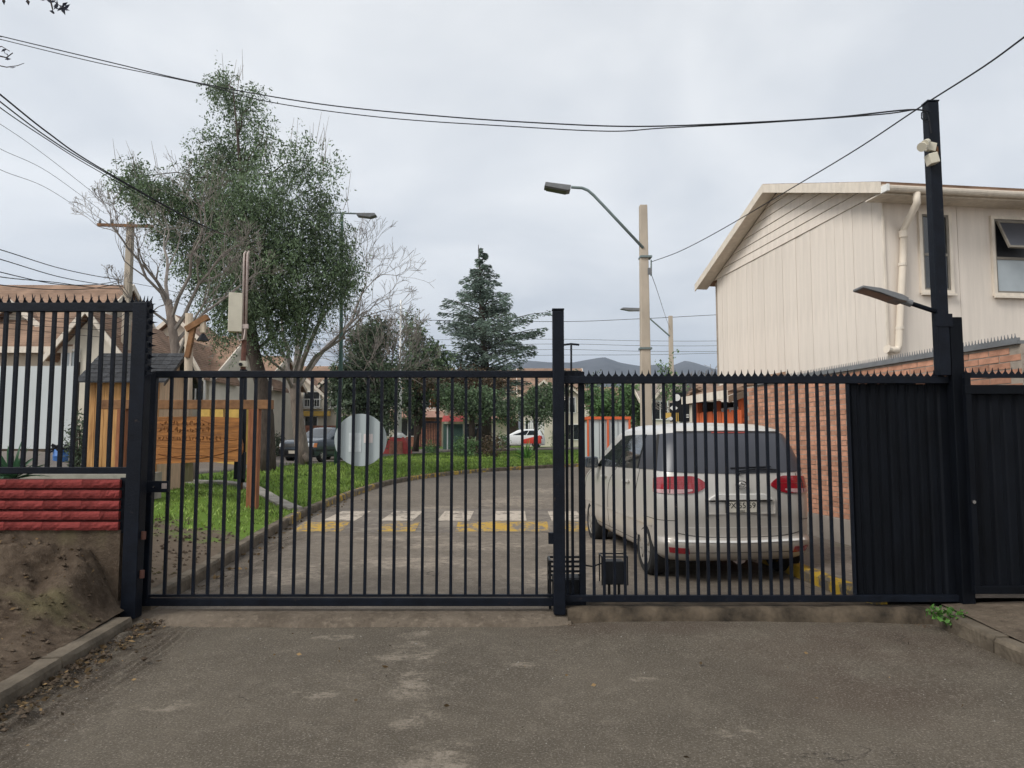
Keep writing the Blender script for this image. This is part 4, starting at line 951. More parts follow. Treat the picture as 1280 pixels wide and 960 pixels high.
# ---------------------------------------------------------------- dark saloon beyond the lawn, front towards us
def saloon(name, label, loc, rz, m, parts_front=True):
    r = empty(name, loc, label, 'car', rz=rz)
    B = Body([(.20, -2.0, 2.0, .74, .25, .3), (.28, -2.1, 2.1, .80, .25, .3), (.45, -2.13, 2.15, .83, .25, .3), (.62, -2.12, 2.13, .84, .25, .3), (.78, -2.08, 2.04, .835, .25, .28), (.88, -2.0, 1.8, .82, .25, .28),
              (.95, -1.8, 1.1, .80, .25, .28), (1.0, -1.62, .98, .785, .25, .28), (1.2, -1.25, .52, .70, .25, .28), (1.34, -.98, .22, .63, .25, .25), (1.39, -.85, .08, .56, .2, .2), (1.42, -.6, -.1, .4, .2, .2), (1.43, -.45, -.25, .2, .1, .1)])
    car_body(B, r, m, (-1.3, 1.32), .29, 36)
    loc_build(B.full_patch(.90, 1.0, 1.35, .006, 8, 4, True), 'windscreen', M['glass'], r)
    loc_build(B.full_patch(.2, 1.02, 1.33, .006, 8, 4), 'rear_window', M['glass'], r)
    for sd in (1, -1):
        loc_build(B.patch(.40, .575, 1.0, 1.34, sd, .006, 8), 'side_window', M['glass'], r)
        loc_build(B.patch(.59, .77, 1.0, lambda t: 1.34 - .28 * max(t - .45, 0) / .55, sd, .006, 8), 'side_window', M['glass'], r)
        loc_build(B.patch(.845, .925, .62, .76, sd, .012, 6, 2), 'headlight', M['clear_lens'], r)
        loc_build(B.patch(.80, .845, .60, .76, sd, .014, 5, 2), 'indicator', M['amber'], r)
        loc_build(B.patch(.37, .80, .44, .50, sd, .012, 12, 1), 'rub_strip', M['black'], r)
        mp = B.pt(.745, 1.0, sd); loc_build(MB().box((mp.x, mp.y + sd * .1, 1.03), (.09, .16, .11)), 'wing_mirror', M['black'], r, smooth=False)
        for x in (-1.3, 1.32): wheel(r, x, sd * .74, .29, .18, 8)
    loc_build(B.full_patch(.83, .30, .52, .02, 10, 2, True, .03), 'front_bumper', M['black'], r)
    loc_build(B.full_patch(.94, .60, .74, .012, 6, 2, True), 'grille', M['black'], r)
    loc_build(B.full_patch(.975, .36, .47, .03, 3, 1, True), 'number_plate', M['plate'], r)
    return r
sz = hl(-8.85, 28.2)
saloon('parked_car', 'dark grey saloon parked behind the bare tree, orange indicators facing us', (-7.95, 30.3, hl(-8.4, 29.5) + .05), R(-109), M['car_grey'])
saloon('parked_car', 'white car parked just behind the dark grey saloon', (-8.3, 35.8, hl(-9.0, 35.8) + .07), R(-98), M['car_white'])
# far hatchback with a red cover over its side
def hatch(loc, rz):
    r = empty('parked_hatchback', loc, 'far pale hatchback with a red cover over its rear side', 'car', rz=rz)
    B = Body([(.2, -1.8, 1.75, .72, .25, .3), (.3, -1.9, 1.87, .78, .25, .3), (.6, -1.9, 1.88, .82, .25, .3), (.82, -1.86, 1.75, .81, .25, .28), (.92, -1.83, 1.3, .79, .25, .28), (1.0, -1.8, 1.05, .77, .25, .28), (1.25, -1.66, .55, .7, .25, .28), (1.4, -1.55, .25, .62, .25, .25), (1.45, -1.3, .05, .5, .2, .2), (1.48, -1.0, -.2, .3, .1, .1)])
    car_body(B, r, M['car_white'], (-1.2, 1.22), .29, 30)
    for sd in (1, -1):
        loc_build(B.patch(.40, .56, 1.0, 1.37, sd, .006, 8), 'side_window', M['glass'], r); loc_build(B.patch(.575, .77, 1.0, lambda t: 1.37 - .32 * max(t - .45, 0) / .55, sd, .006, 8), 'side_window', M['glass'], r)
        for x in (-1.2, 1.22): wheel(r, x, sd * .72, .29, .18, 8)
        loc_build(B.patch(.85, .92, .62, .76, sd, .012, 6, 2), 'headlight', M['clear_lens'], r)
        loc_build(B.patch(.30, .36, .7, .95, sd, .012, 6, 2), 'tail_light', M['tail_red'], r)
    loc_build(B.full_patch(.90, 1.0, 1.37, .006, 8, 4, True), 'windscreen', M['glass'], r)
    loc_build(B.full_patch(.22, 1.02, 1.36, .006, 8, 4), 'rear_window', M['glass'], r)
    for sd in (1, -1): loc_build(B.patch(.36, .56, .35, lambda t: 1.0 - .35 * t, sd, .03, 10, 5, .02), 'red_cover', M['car_red'], r)
    return r
hatch((PX(652, 57), 57.2, zr(57) + .27), R(172))
# ---------------------------------------------------------------- cream house at the right
HX, HY0, HY1 = 5.62, 10.55, 16.75
hs = empty('cream_house', (HX, HY0, 0), 'two storey cream boarded house with gable end and white downpipe, at the right', 'house', rz=R(7.5))
zE = PZ(240, HY0); ym = (HY0 + HY1) / 2; ov = .40
kk = (zE + .19 - CAM_Z) ; sl_ = .352; zR = zE + sl_ * (ym - HY0)
MB().bb(HX + .03, 15, HY0 + .03, HY1, .1, zE - .05).build('wall_core', M['mortar'], hs)
bw = .2505
def sboard(wd, hgt): return MB().bb(-wd / 2 + .0025, wd / 2 - .0025, 0, .022, 0, hgt).mesh('siding_board', M['siding'])
z0b = 2.2
sb = sboard(bw, zE - z0b)
n = int((HY1 - HY0) / bw)
for k in range(n): inst('siding_board', sb, hs, (HX + random.uniform(-.003, .003), HY0 + .012 + bw * (k + .5), z0b), (0, 0, R(-90)))
x = HX + .02
fb_ = MB().bb(-.605, .605, 0, .018, 0, zE - z0b).mesh('siding_panel', M['siding'])
while x < 14: inst('siding_panel', fb_, hs, (x + .6, HY0 + random.uniform(-.003, .002), z0b)); x += 1.217
MB().bb(HX - .03, HX + .0, HY0 - .028, HY0 + .0, z0b, zE).build('corner_trim', M['trim'], hs)
# gable lap boards
nb = 6; tot = zR - zE
for k in range(nb):
    a = zE + tot * k / nb + .004; c = zE + tot * (k + 1) / nb - .004
    def yl(z): return HY0 + (ym - HY0) * (z - zE) / tot
    def yh(z): return HY1 - (HY1 - ym) * (z - zE) / tot
    MB().prism([(HX - .012 - .008, yl(a), a), (HX - .012 - .008, yh(a), a), (HX - .012 + .006, yh(c), c), (HX - .012 + .006, yl(c) + .001, c)], (.03, 0, 0)).build('lap_board', M['siding'], hs)
# roof, verge boards, eave board and gutter
def zroof(y): return zE + (zR - zE) - abs(y - ym) * sl_
for (ya, yb) in ((HY0 - ov, ym), (ym, HY1 + ov)):
    MB().prism([(HX - .30, ya, zroof(ya) + .10), (HX - .30, yb, zroof(yb) + .10), (HX - .30, yb, zroof(yb) + .145), (HX - .30, ya, zroof(ya) + .145)], (10.2, 0, 0)).build('roof', M['roof'], hs)
    MB().prism([(HX - .325, ya - .01, zroof(ya) - .03), (HX - .325, yb, zroof(yb) - .03), (HX - .325, yb, zroof(yb) + .135), (HX - .325, ya - .01, zroof(ya) + .135)], (.022, 0, 0)).build('verge_board', M['trim'], hs)
    MB().prism([(HX - .30, ya, zroof(ya) + .02), (HX - .30, yb, zroof(yb) + .02), (HX - .30, yb, zroof(yb) + .098), (HX - .30, ya, zroof(ya) + .098)], (.29, 0, 0)).build('verge_soffit', M['trim'], hs)
ye = HY0 - ov
MB().bb(HX - .28, 15.5, ye - .012, ye + .012, zroof(ye) - .05, zroof(ye) + .098).build('eave_board', M['trim'], hs)
MB().bb(HX - .28, 15.5, ye + .015, HY0, zroof(ye) - .03, zroof(ye) - .01).build('soffit', M['trim'], hs)
gt = []
for a in np.linspace(math.pi, 2 * math.pi, 9): gt.append((HX - .28, ye - .08 + .065 * math.cos(a), zroof(ye) + .03 + .065 * math.sin(a)))
for a in np.linspace(2 * math.pi, math.pi, 9): gt.append((HX - .28, ye - .08 + .056 * math.cos(a), zroof(ye) + .03 + .056 * math.sin(a)))
MB().prism(gt, (10, 0, 0)).build('gutter', M['trim'], hs)
MB().bb(HX - .31, HX - .27, ye - .15, ye + .0, zroof(ye) - .04, zroof(ye) + .06).build('gutter_end', M['white'], hs)
zp = zroof(ye)
yp = HY0 - .07
dp = [(PX(1142, ye - .08, 245), ye - .08, zp - .03), (PX(1142, ye - .08, 245), ye - .08, zp - .18), P(1131, 285, yp), P(1130, 320, yp), P(1123.5, 432, yp)]
el = P(1121, 438, yp); en = P(1109, 437, yp - .05)
MB().tube(dp + [el, en], .052, 12).build('downpipe', M['pvc'], hs, smooth=True)
MB().lathe(P(1130, 292, yp), [(.06, -.05), (.06, .05)], 14).build('pipe_socket', M['pvc'], hs)
MB().tube([P(1109.5, 437, yp - .05), P(1106, 436.4, yp - .06)], .061, 12).build('pipe_end', M['pvc'], hs)
for px, py in ((1129, 330), (1125, 410)): MB().lathe(P(px, py, yp), [(.06, -.02), (.06, .02)], 12).build('pipe_clip', M['trim'], hs)
def hwindow(px0, px1, py0, py1, opened):
    Y = HY0 - .02
    x0, x1, z1, z0 = PX(px0, Y, 320), PX(px1, Y, 320), PZ(py0, Y), PZ(py1, Y)
    f = MB()
    t = .05
    for a in ((x0 - t, x0, z0 - t, z1 + t), (x1, x1 + t, z0 - t, z1 + t), (x0, x1, z1, z1 + t), (x0, x1, z0 - t, z0)): f.bb(a[0], a[1], Y - .028, Y + .02, a[2], a[3])
    wn_ = f.build('window', M['trim'], hs)
    zm = z0 + (z1 - z0) * .47
    s_ = MB()
    for a in ((x0 + .001, x0 + .03, z0, z1), (x1 - .03, x1 - .001, z0, z1), (x0 + .03, x1 - .03, z1 - .03, z1 - .001), (x0 + .03, x1 - .03, z0 + .001, z0 + .03), (x0 + .03, x1 - .03, zm - .02, zm + .02)): s_.bb(a[0], a[1], Y - .012, Y + .018, a[2], a[3])
    s_.build('sash', M['alu'], wn_)
    MB().bb(x0 + .03, x1 - .03, Y + .004, Y + .012, z0 + .03, zm - .02).build('pane', M['glass_pale'] if opened else M['glass'], wn_)
    MB().bb(x0 + .03, x1 - .03, Y + .008, Y + .014, zm + .02, z1 - .03).build('pane', M['black'] if opened else M['glass'], wn_)  # when opened, a black sheet stands in for the dark room behind
    MB().bb(x0 - .07, x1 + .07, Y - .06, Y - .029, z0 - .085, z0 - .051).build('sill', M['trim'], wn_)
    if opened:
        c = []; ang = R(24); hh = zm + .04 - (z1 - .05)
        q = MB(); L = z1 - .05 - zm - .05
        rt = Matrix.Rotation(-ang, 3, 'X'); o_ = Vector((0, Y - .035, z1 - .04))
        for a in ((x0 + .03, x0 + .06, -L, 0), (x1 - .06, x1 - .03, -L, 0), (x0 + .06, x1 - .06, -.035, 0), (x0 + .06, x1 - .06, -L, -L + .035)):
            q.box(rt @ Vector(((a[0] + a[1]) / 2, 0, (a[2] + a[3]) / 2)) + o_, (a[1] - a[0], .03, a[3] - a[2]), rt)
        q.build('open_sash', M['alu'], wn_)
        MB().box(rt @ Vector(((x0 + x1) / 2, 0, -L / 2)) + o_, (x1 - x0 - .12, .008, L - .07), rt).build('pane', M['tint'], wn_)
hwindow(1157, 1194, 266, 361, False); hwindow(1258, 1312, 268, 362, True)
# ---------------------------------------------------------------- orange brick boundary wall with spiked coping
bwx = 5.0; by0, by1, bz0, bz1 = 6.95, 13.1, .48, 2.53
bwall = empty('brick_wall', (bwx, 6.94, 0), 'orange brick boundary wall with grey spiked coping, beside the silver van', 'wall', rz=R(7))
MB().bb(bwx + .012, bwx + .16, by0, by1, .1, bz1).build('mortar', M['mortar'], bwall)
MB().bb(bwx - .03, bwx + .15, by0 - .02, by1 + .02, .05, bz0).build('plinth', M['plinth'], bwall)
L, H = .27, .0725
bvar = [MB().bb(.006, .10, -L / 2 + .006 + random.uniform(0, .003), L / 2 - .006, .006 + random.uniform(0, .002), H - .006).mesh('brick', M['brick']) for _ in range(4)]
cells = []
nr = int((bz1 - bz0) / H)
for r in range(nr):
    k = 0; y = by0 + (L / 2 if r % 2 else 0)
    while y + L <= by1 + .16:
        yy = y + L / 2; z = bz0 + r * H
        vis = (yy > 9.9) or (z + H > 2.36)
        cells.append((0 if vis else 1, yy, z)); y += L
cells.sort()
rest = MB()
for i, (v, yy, z) in enumerate(cells):
    if yy + L / 2 > by1: continue
    if i < 298: inst('brick', random.choice(bvar), bwall, (bwx + random.uniform(-.004, .004), yy, z))
    else: rest.bb(bwx + .006 + random.uniform(-.004, .004), bwx + .1, yy - L / 2 + .006, yy + L / 2 - .006, z + .006, z + H - .006)
rest.build('more_bricks', M['brick'], bwall, kind='stuff')
MB().bb(bwx - .03, bwx + .19, by0, 12.6, bz1 + .001, bz1 + .035).build('coping', M['lamp_grey'], bwall)
MB().bb(bwx - .012, bwx + .006, by0, 12.6, bz1 + .036, bz1 + .062).build('spike_strip', M['lamp_grey'], bwall)
spm = MB().prism([(-.003, -.017, 0), (-.003, .017, 0), (-.003, .005, .022), (-.003, 0, .052), (-.003, -.005, .022)], (.006, 0, 0)).mesh('spike', M['lamp_grey'])
y = by0 + .05
while y < 12.5: inst('spike', spm, bwall, (bwx, y, bz1 + .058), (R(random.uniform(-5, 5)), 0, 0)); y += .043
# neighbour's orange picket fence and carport beyond the brick wall
pf = empty('picket_fence', (bwx, 6.94, 0), 'orange stained picket fence beyond the brick wall, under the carport', 'fence', rz=R(7))
pk = MB().bb(-.012, .012, -.045, .045, .2, 2.14).mesh('picket', M['orange_picket'])
y = 13.2
while y < 15.6: inst('picket', pk, pf, (bwx + random.uniform(-.01, .01), y, random.uniform(-.04, .02))); y += .115
for z in (.6, 1.9): MB().bb(bwx + .013, bwx + .05, 13.15, 15.62, z, z + .08).build('rail', M['orange_picket'], pf)
cpz = empty('carport', (bwx, 6.94, 0), 'low open carport with cream eave and dark inside beyond the brick wall', 'carport', rz=R(7))
MB().prism([(bwx - .2, 13.3, 2.40), (bwx + .95, 13.3, 2.78), (bwx + .95, 13.3, 2.86), (bwx - .2, 13.3, 2.48)], (0, 2.3, 0)).build('roof', M['roof'], cpz)
MB().bb(bwx - .25, bwx - .205, 13.3, 15.6, 2.34, 2.50).build('eave_board', M['trim'], cpz)
MB().prism([(bwx - .2, 13.26, 2.26), (bwx + .95, 13.26, 2.64), (bwx + .95, 13.26, 2.77), (bwx - .2, 13.26, 2.39)], (0, .035, 0)).build('end_beam', M['soffit'], cpz)
for y in (13.4, 14.5, 15.5): MB().bb(bwx + .06, bwx + .16, y - .05, y + .05, .2, 2.36).build('post', M['orange_picket'], cpz)
MB().bb(bwx + .95, bwx + 1.0, 13.3, 15.6, .2, 2.7).build('back_wall', M['bench'], cpz)
MB().bb(bwx + .02, bwx + .95, 15.62, 15.68, .2, 2.4).build('side_wall', M['bench'], cpz)
MB().bb(bwx + .3, bwx + .5, 14.0, 15.2, 2.0, 2.22).build('stored_panel', M['white'], cpz)
nb2 = empty('low_house', (9, 26, 0), 'low tan roofed house just beyond the carport and the cream house', 'house')
MB().bb(7.2, 13, 24.4, 29, .1, 2.95).build('wall', M['wall_pale'], nb2)
MB().prism([(6.9, 24, 2.90), (6.9, 26.7, 3.5), (6.9, 29.4, 2.9), (6.9, 29.4, 3.02), (6.9, 26.7, 3.65), (6.9, 24, 3.02)], (6.4, 0, 0)).build('roof', M['roof'], nb2)
MB().bb(6.88, 13.3, 23.93, 23.99, 2.86, 3.06).build('gutter', M['trim'], nb2)
# ---------------------------------------------------------------- guard hut
HYh = 14.6
hx0, hx1, hyb = PX(106, HYh, 540), PX(197, HYh, 540), 15.9
hut = empty('guard_hut', ((hx0 + hx1) / 2, 15.2, .5), 'small plank guard hut with dark shingle roof, left of the gate', 'hut')
he = PZ(478, HYh); hr = 3.42; hb = .35; hym = (HYh + hyb) / 2
MB().bb(hx0 + .03, hx1 - .03, HYh + .03, hyb - .03, hb, he + .05).build('core', M['bench'], hut)
n = 8; pw = (hx1 - hx0) / n
for k in range(n): MB().bb(hx0 + pw * k + .005, hx0 + pw * (k + 1) - .005, HYh + random.uniform(-.006, .004), HYh + .03, hb, he + .08).build('plank', M['plank'], hut)
n2 = 6; pw2 = (hyb - HYh - .04) / n2
for k in range(n2):
    ya = HYh + .032 + pw2 * k; yb = ya + pw2 - .008; yc_ = (ya + yb) / 2
    zt_ = he + (hr - he) * (1 - abs(yc_ - hym) / (hym - HYh)) - .05
    MB().bb(hx1 - .03, hx1 + random.uniform(-.004, .006), ya, yb, hb, zt_).build('side_plank', M['plank_side'], hut)
k_ = 7; run = hym - (HYh - .22); rise = hr - (he - .02)
for side in (0, 1):
    for k in range(k_):
        t0, t1 = k / k_, (k + 1) / k_ + .04
        for j in range(10):
            xa = hx0 - .12 + (hx1 - hx0 + .36) * j / 10; xb = hx0 - .12 + (hx1 - hx0 + .36) * (j + 1) / 10 - .006
            yA = HYh - .22 + run * t0; yB = HYh - .22 + run * min(t1, 1); zA = he - .02 + rise * t0; zB = he - .02 + rise * min(t1, 1)
            if side: yA, yB = 2 * hym - yA, 2 * hym - yB
            jj = random.uniform(0, .006)
            if side and k < 6 and False: continue
            MB().prism([(xa, yA, zA + .03 + jj), (xa, yB, zB + .012), (xa, yB, zB), (xa, yA, zA)], (xb - xa, 0, 0)).build('shingle', M['shingle'], hut)
for xx in (hx1 + .20, hx0 - .14):
    MB().prism([(xx, HYh - .23, he - .09), (xx, hym, hr - .09), (xx, hyb + .23, he - .09), (xx, hyb + .23, he - .02), (xx, hym, hr - .015), (xx, HYh - .23, he - .02)], (.025, 0, 0)).build('bargeboard', M['bench'], hut)
# ---------------------------------------------------------------- timber frame with hanging carved board
YS = 13.5
sg = empty('timber_sign', (-6.2, YS, .4), 'hanging carved wooden name board in a brown timber frame, behind the gate', 'sign')
z1, z0 = PZ(500, YS), PZ(511.5, YS)
MB().bb(PX(127, YS, 507), PX(341, YS, 507), YS - .07, YS + .07, z0, z1).build('beam', M['wood_dark'], sg, bevel=.01)
for a, c in ((147, 158), (311, 324)):
    xx0, xx1 = PX(a, YS, 560), PX(c, YS, 560); MB().bb(xx0, xx1, YS - .08, YS + .08, hl((xx0 + xx1) / 2, YS) - .15, z0 - .002).build('post', M['wood_post'], sg, bevel=.01)
YB = YS - .02
edge = [(166, 522), (200, 521), (260, 520.5), (297, 522), (300, 525), (302, 531), (300, 537), (301, 546), (303, 556), (303, 564), (299, 573), (297, 577), (240, 578), (200, 580), (166, 581)]
bd = MB().prism([P(x, y, YB - .03) for x, y in edge], (0, .06, 0)).build('board', M['wood_sign'], sg)
for px in (185, 280): MB().tube([P(px, 510, YB), P(px, 523, YB)], .012, 6).build('hanger', M['rust'], sg)
b = MB()
yf = YB - .036
def groove(pts, r=.008): b.tube([P(x, y, yf + .004) for x, y in pts], r, 4)
groove([(198 + i * 3, 566 + 8 * math.sin(i * .1 + .2) - .05 * i) for i in range(34)], .010)
groove([(196 + i * 4, 551 - 1.2 * math.sin(i * .3)) for i in range(26)], .005); groove([(200 + i * 4, 560 - 1.2 * math.sin(i * .25 + 2)) for i in range(25)], .004)
groove([(166 + i * 4, 572 + 3 * math.sin(i * .2 + 1)) for i in range(33)], .006); groove([(252 + i * 2, 525 + i * .8) for i in range(10)], .007)
groove([(260, 548), (275, 547), (300, 549)], .004)
rr = random.Random(5)
for row, (y_, h_, xa, xb, st) in enumerate(((529, 6, 200, 262, 5.2), (537, 7, 198, 268, 5.0), (548, 5, 198, 284, 4.2))):
    x = xa
    while x < xb:
        q = [(x + rr.uniform(0, st * .8), y_ + rr.uniform(-h_ / 2, h_ / 2)) for _ in range(5)]; q.sort(key=lambda t: t[0] + rr.uniform(-3, 3)); groove(q, .007); x += st
b.build('carving', M['carve'], bd)
# wooden lantern post in front of the hut
YLn = 14.0
lp = empty('lantern_post', (PX(233, YLn), YLn, hl(-6.3, YLn)), 'pale log post with wooden arm and hanging black lantern, behind the gate', 'lantern')
MB().tube([P(236, 602, YLn), P(235, 500, YLn), P(236.5, 392, YLn)], [.085, .08, .075], 10).build('log', M['log'], lp, smooth=True)
MB().bar(P(233, 412, YLn - .1), P(260, 396, YLn - .1), .11).build('arm', M['wood_dark'], lp)
MB().bar(P(234, 447, YLn - .08), P(242, 408, YLn - .08), .09).build('brace', M['wood_dark'], lp)
MB().bar(P(254, 397, YLn - .1), P(254, 416, YLn - .1), .085).build('drop', M['log'], lp)
hd_ = P(253.5, 422, YLn - .1)
MB().lathe(hd_, [(.13, -.07), (.115, -.04), (.06, .04), (.03, .08)], 4).build('lantern', M['black'], lp)
# meter pole with cream box and camera
YM = 14.6
mp_ = empty('meter_pole', (PX(303, YM), YM, hl(-5.5, YM)), 'rusty service pole with cream box and conduits, left of the bare tree', 'pole')
MB().tube([P(300, 612, YM), P(303.5, 470, YM), P(305.5, 420, YM), P(308.5, 318, YM)], [.055, .055, .05, .045], 10).build('pole', M['rust'], mp_, smooth=True)
MB().tube([P(301.5, 603, YM), P(304.5, 462, YM)], .075, 10).build('sleeve', M['iron'], mp_, smooth=True)
for a in (305, 309): MB().tube([P(a - 2, 425, YM - .07), P(a, 330, YM - .07), P(a + .6, 317, YM - .07), P(a + 2.5, 314, YM - .05)], .022, 8).build('conduit', M['conduit'], mp_, smooth=True)
MB().tube([P(297, 415, YM - .05), P(297, 422, YM - .05), P(300, 426, YM - .07), P(305, 424, YM - .08), P(307, 408, YM - .07)], .02, 8).build('conduit_loop', M['conduit'], mp_, smooth=True)
MB().box(P(306.5, 408, YM - .07), (.12, .05, .09)).build('clamp', M['conduit'], mp_)
q = P(294.5, 391, YM - .06); MB().box(q, (.27, .2, PZ(367, YM) - PZ(415, YM)), Matrix.Rotation(R(18), 3, 'Z')).build('meter_box', M['box_cream'], mp_, bevel=.01)
MB().box(P(304, 455, YM - .06), (.14, .12, .12)).build('camera_housing', M['box_cream'], mp_, bevel=.01); MB().lathe(P(301, 455.5, YM - .13), [(.035, -.03), (.035, .02)], 10, 'y').build('camera_lens', M['black'], mp_)
MB().box(P(300, 582, YM - .02), (.2, .14, .55)).build('base_cabinet', M['iron'], mp_, bevel=.01)
MB().tube([P(297, 560, YM - .02), P(304, 553, YM - .02)], .06, 8).build('hood', M['iron'], mp_)
# ---------------------------------------------------------------- concrete poles and street lamps
def conc_pole(label, px, Y, ptop, w0, w1, base=None):
    x = PX(px, Y, 480); zb_ = (hl(x, Y) if x < 3 else zr(Y) + .1) - .2; zt_ = PZ(ptop, Y)
    r = empty('concrete_pole', (x, Y, zb_), label, 'utility pole', 'concrete utility poles')
    MB().add([(x + a * (w0 if k == 0 else w1) / 2, Y + c * (w0 if k == 0 else w1) / 2, z) for k, z in ((0, zb_), (1, zt_)) for a, c in ((-1, -1), (1, -1), (1, 1), (-1, 1))], [(0, 1, 2, 3), (4, 5, 6, 7), (0, 1, 5, 4), (1, 2, 6, 5), (2, 3, 7, 6), (3, 0, 4, 7)]).build('shaft', M['pole_concrete'], r, bevel=.015)
    return r
YP = 18.0
pm = conc_pole('tall concrete pole carrying the street lamp behind the silver van', 807, YP, 257, .28, .19)
MB().box(P(812, 339, YP - .1), (.1, .08, .16)).build('insulator_bracket', M['lamp_grey'], pm); MB().tube([P(814, 325, YP - .1), P(814, 345, YP - .1)], .02, 6).build('bracket_pin', M['steel'], pm)
for py in (322, 436): MB().box(P(806.5, py, YP), (.30, .30, .05)).build('strap', M['steel'], pm)
sl1 = empty('street_lamp', P(803, 308, YP - .1), 'grey street lamp on long curved arm reaching left from concrete pole', 'street lamp', 'street lamps')
MB().tube([P(804, 310, YP - .1), P(760, 263, YP - .1), P(742, 244, YP - .1), P(735, 238, YP - .1), P(728, 235, YP - .1), P(714, 234, YP - .1)], .038, 8).build('arm', M['steel'], sl1, smooth=True)
hp = [(714, 231), (710, 230.5), (682, 227), (680.5, 232), (709, 237.5), (713, 237)]
MB().prism([P(x, y, YP - .25) for x, y in hp], (0, .34, 0)).build('lamp_head', M['lamp_grey'], sl1, bevel=.01)
MB().prism([P(x, y, YP - .22) for x, y in ((683, 233), (708, 238), (708, 239), (683, 234.2))], (0, .28, 0)).build('lens', M['lens'], sl1)
YP2 = 38
conc_pole('shorter concrete pole beyond, right of the tall one', 839.5, YP2, 395, .26, .2)
sl2 = empty('street_lamp', P(836, 418, YP2), 'far street lamp with arm slanting from the shorter concrete pole', 'street lamp', 'street lamps')
MB().tube([P(837, 420, YP2 - .1), P(812, 398, YP2 - .1), P(800, 387, YP2 - .1)], .04, 6).build('arm', M['steel'], sl2)
MB().prism([P(x, y, YP2 - .2) for x, y in ((801, 385), (779, 384.3), (776, 386), (788, 388.2), (800, 388))], (0, .3, 0)).build('lamp_head', M['lamp_grey'], sl2)
YT = 60
tl_ = empty('twin_lamp', (PX(714, YT), YT, 0), 'slim far lamp post with short twin arms, seen left of poles', 'street lamp', 'street lamps')
MB().tube([(PX(714, YT), YT, .6), P(714, 429, YT)], .09, 6).build('post', M['iron'], tl_)
MB().tube([P(705, 431, YT), P(714, 430, YT), P(724, 431, YT)], .09, 6).build('cross_arm', M['iron'], tl_)
YG3 = 26
gl = empty('street_lamp', (PX(424, YG3), YG3, hl(PX(424, YG3), YG3)), 'slender green steel lamp post with flat lamp, right of the evergreen', 'street lamp', 'street lamps')
MB().tube([(PX(420, YG3, 575), YG3, hl(-6.4, YG3) - .1), P(426, 470, YG3), P(427.5, 266, YG3)], [.085, .075, .05], 10).build('post', M['green_box'], gl, smooth=True)
MB().tube([P(415, 266, YG3), P(445, 267, YG3)], .03, 6).build('arm', M['steel'], gl)
MB().prism([P(x, y, YG3 - .15) for x, y in ((444, 266), (468, 266), (470, 268.5), (462, 271), (446, 269))], (0, .3, 0)).build('lamp_head', M['lamp_grey'], gl)
# timber-coloured pole with cross-arm at the left
YQ = 25
pq = conc_pole('concrete pole with cross-arm standing among wires at the left', 155, YQ, 278, .27, .2)
MB().bar(P(122, 281, YQ - .12), P(192, 283, YQ - .12), .1).build('cross_arm', M['wood_dark'], pq)
for px in (125, 140, 176, 189): MB().lathe(P(px, 277, YQ - .12), [(.04, -.06), (.05, 0), (.03, .08)], 8).build('insulator', M['lamp_grey'], pq)
# flagpole on its red and white base
YFp = 43
fpb = hl(-6.9, YFp) - .05
fp = empty('flagpole', (PX(499, YFp), YFp, fpb), 'white flagpole on a painted red base at the edge of the lawn', 'flagpole')
MB().lathe((PX(499, YFp), YFp, fpb + 1.0), [(.14, 0), (.12, 3.2), (.07, 3.3), (.055, PZ(375, YFp) - fpb - 1.0)], 10).build('pole', M['white'], fp, smooth=True)
xf_ = PX(497, YFp)
MB().prism([(xf_ - .85, YFp - .7, fpb), (xf_ + .85, YFp - .7, fpb), (xf_ + .62, YFp - .5, fpb + .75), (xf_ + .4, YFp - .3, fpb + 1.1), (xf_ - .4, YFp - .3, fpb + 1.1), (xf_ - .62, YFp - .5, fpb + .75)], (0, 1.2, 0)).build('base', M['red'], fp)
MB().prism([(xf_ - .42, YFp - .72, fpb + .05), (xf_ + .42, YFp - .72, fpb + .05), (xf_ + .36, YFp - .55, fpb + .85), (xf_ - .36, YFp - .55, fpb + .85)], (0, .1, 0)).build('brick_face', M['wall_brick'], fp)
MB().lathe((xf_ + .08, YFp, fpb + 1.05), [(.42, 0), (.38, .15), (.2, .3)], 10).build('collar', M['white'], fp)
# orange framed kiosk, dark sign cluster, green locker, yellow bin, drum, sheet fence
YO = 34.5
ok_ = empty('orange_kiosk', (PX(760, YO), YO + 1, zr(YO) + .1), 'grey panelled kiosk with bright orange frame, beyond the van', 'kiosk')
ox0, ox1, oz1, oz0 = PX(735, YO, 540), PX(787, YO, 540), PZ(522, YO), zr(YO) + .1
MB().bb(ox0 + .05, ox1 - .05, YO + .06, YO + 2, oz0, oz1 - .06).build('panel', M['grey_sheet'], ok_)
for xx in (ox0, PX(760, YO, 540), ox1): MB().bb(xx - .045, xx + .045, YO - .03, YO + .058, oz0, oz1 - .09).build('frame_post', M['orange'], ok_)
MB().bb(ox0 - .07, ox1 + .07, YO - .04, YO + 2.05, oz1 - .088, oz1 + .05).build('frame_beam', M['orange'], ok_)
for xx in np.linspace(ox0 + .25, ox1 - .25, 6): MB().bb(xx - .01, xx + .01, YO + .04, YO + .062, oz0, oz1 - .09).build('panel_joint', M['lamp_grey'], ok_)
YDs = 26
ds_ = empty('sign_cluster', (PX(851, YDs), YDs, zr(YDs) + .1), 'cluster of dark signs with white diamond and yellow plate above van roof', 'sign')
def sq(a, c, t, u, name, m, dy=0): return MB().bb(PX(a, YDs, 510), PX(c, YDs, 510), YDs + dy - .02, YDs + dy + .02, PZ(u, YDs), PZ(t, YDs)).build(name, m, ds_)
sq(837, 861.5, 503.5, 527, 'board', M['black']); sq(853, 858, 489, 503.4, 'upper_board', M['black']); sq(843.5, 853, 490.5, 503.4, 'upper_board', M['black'], .045)
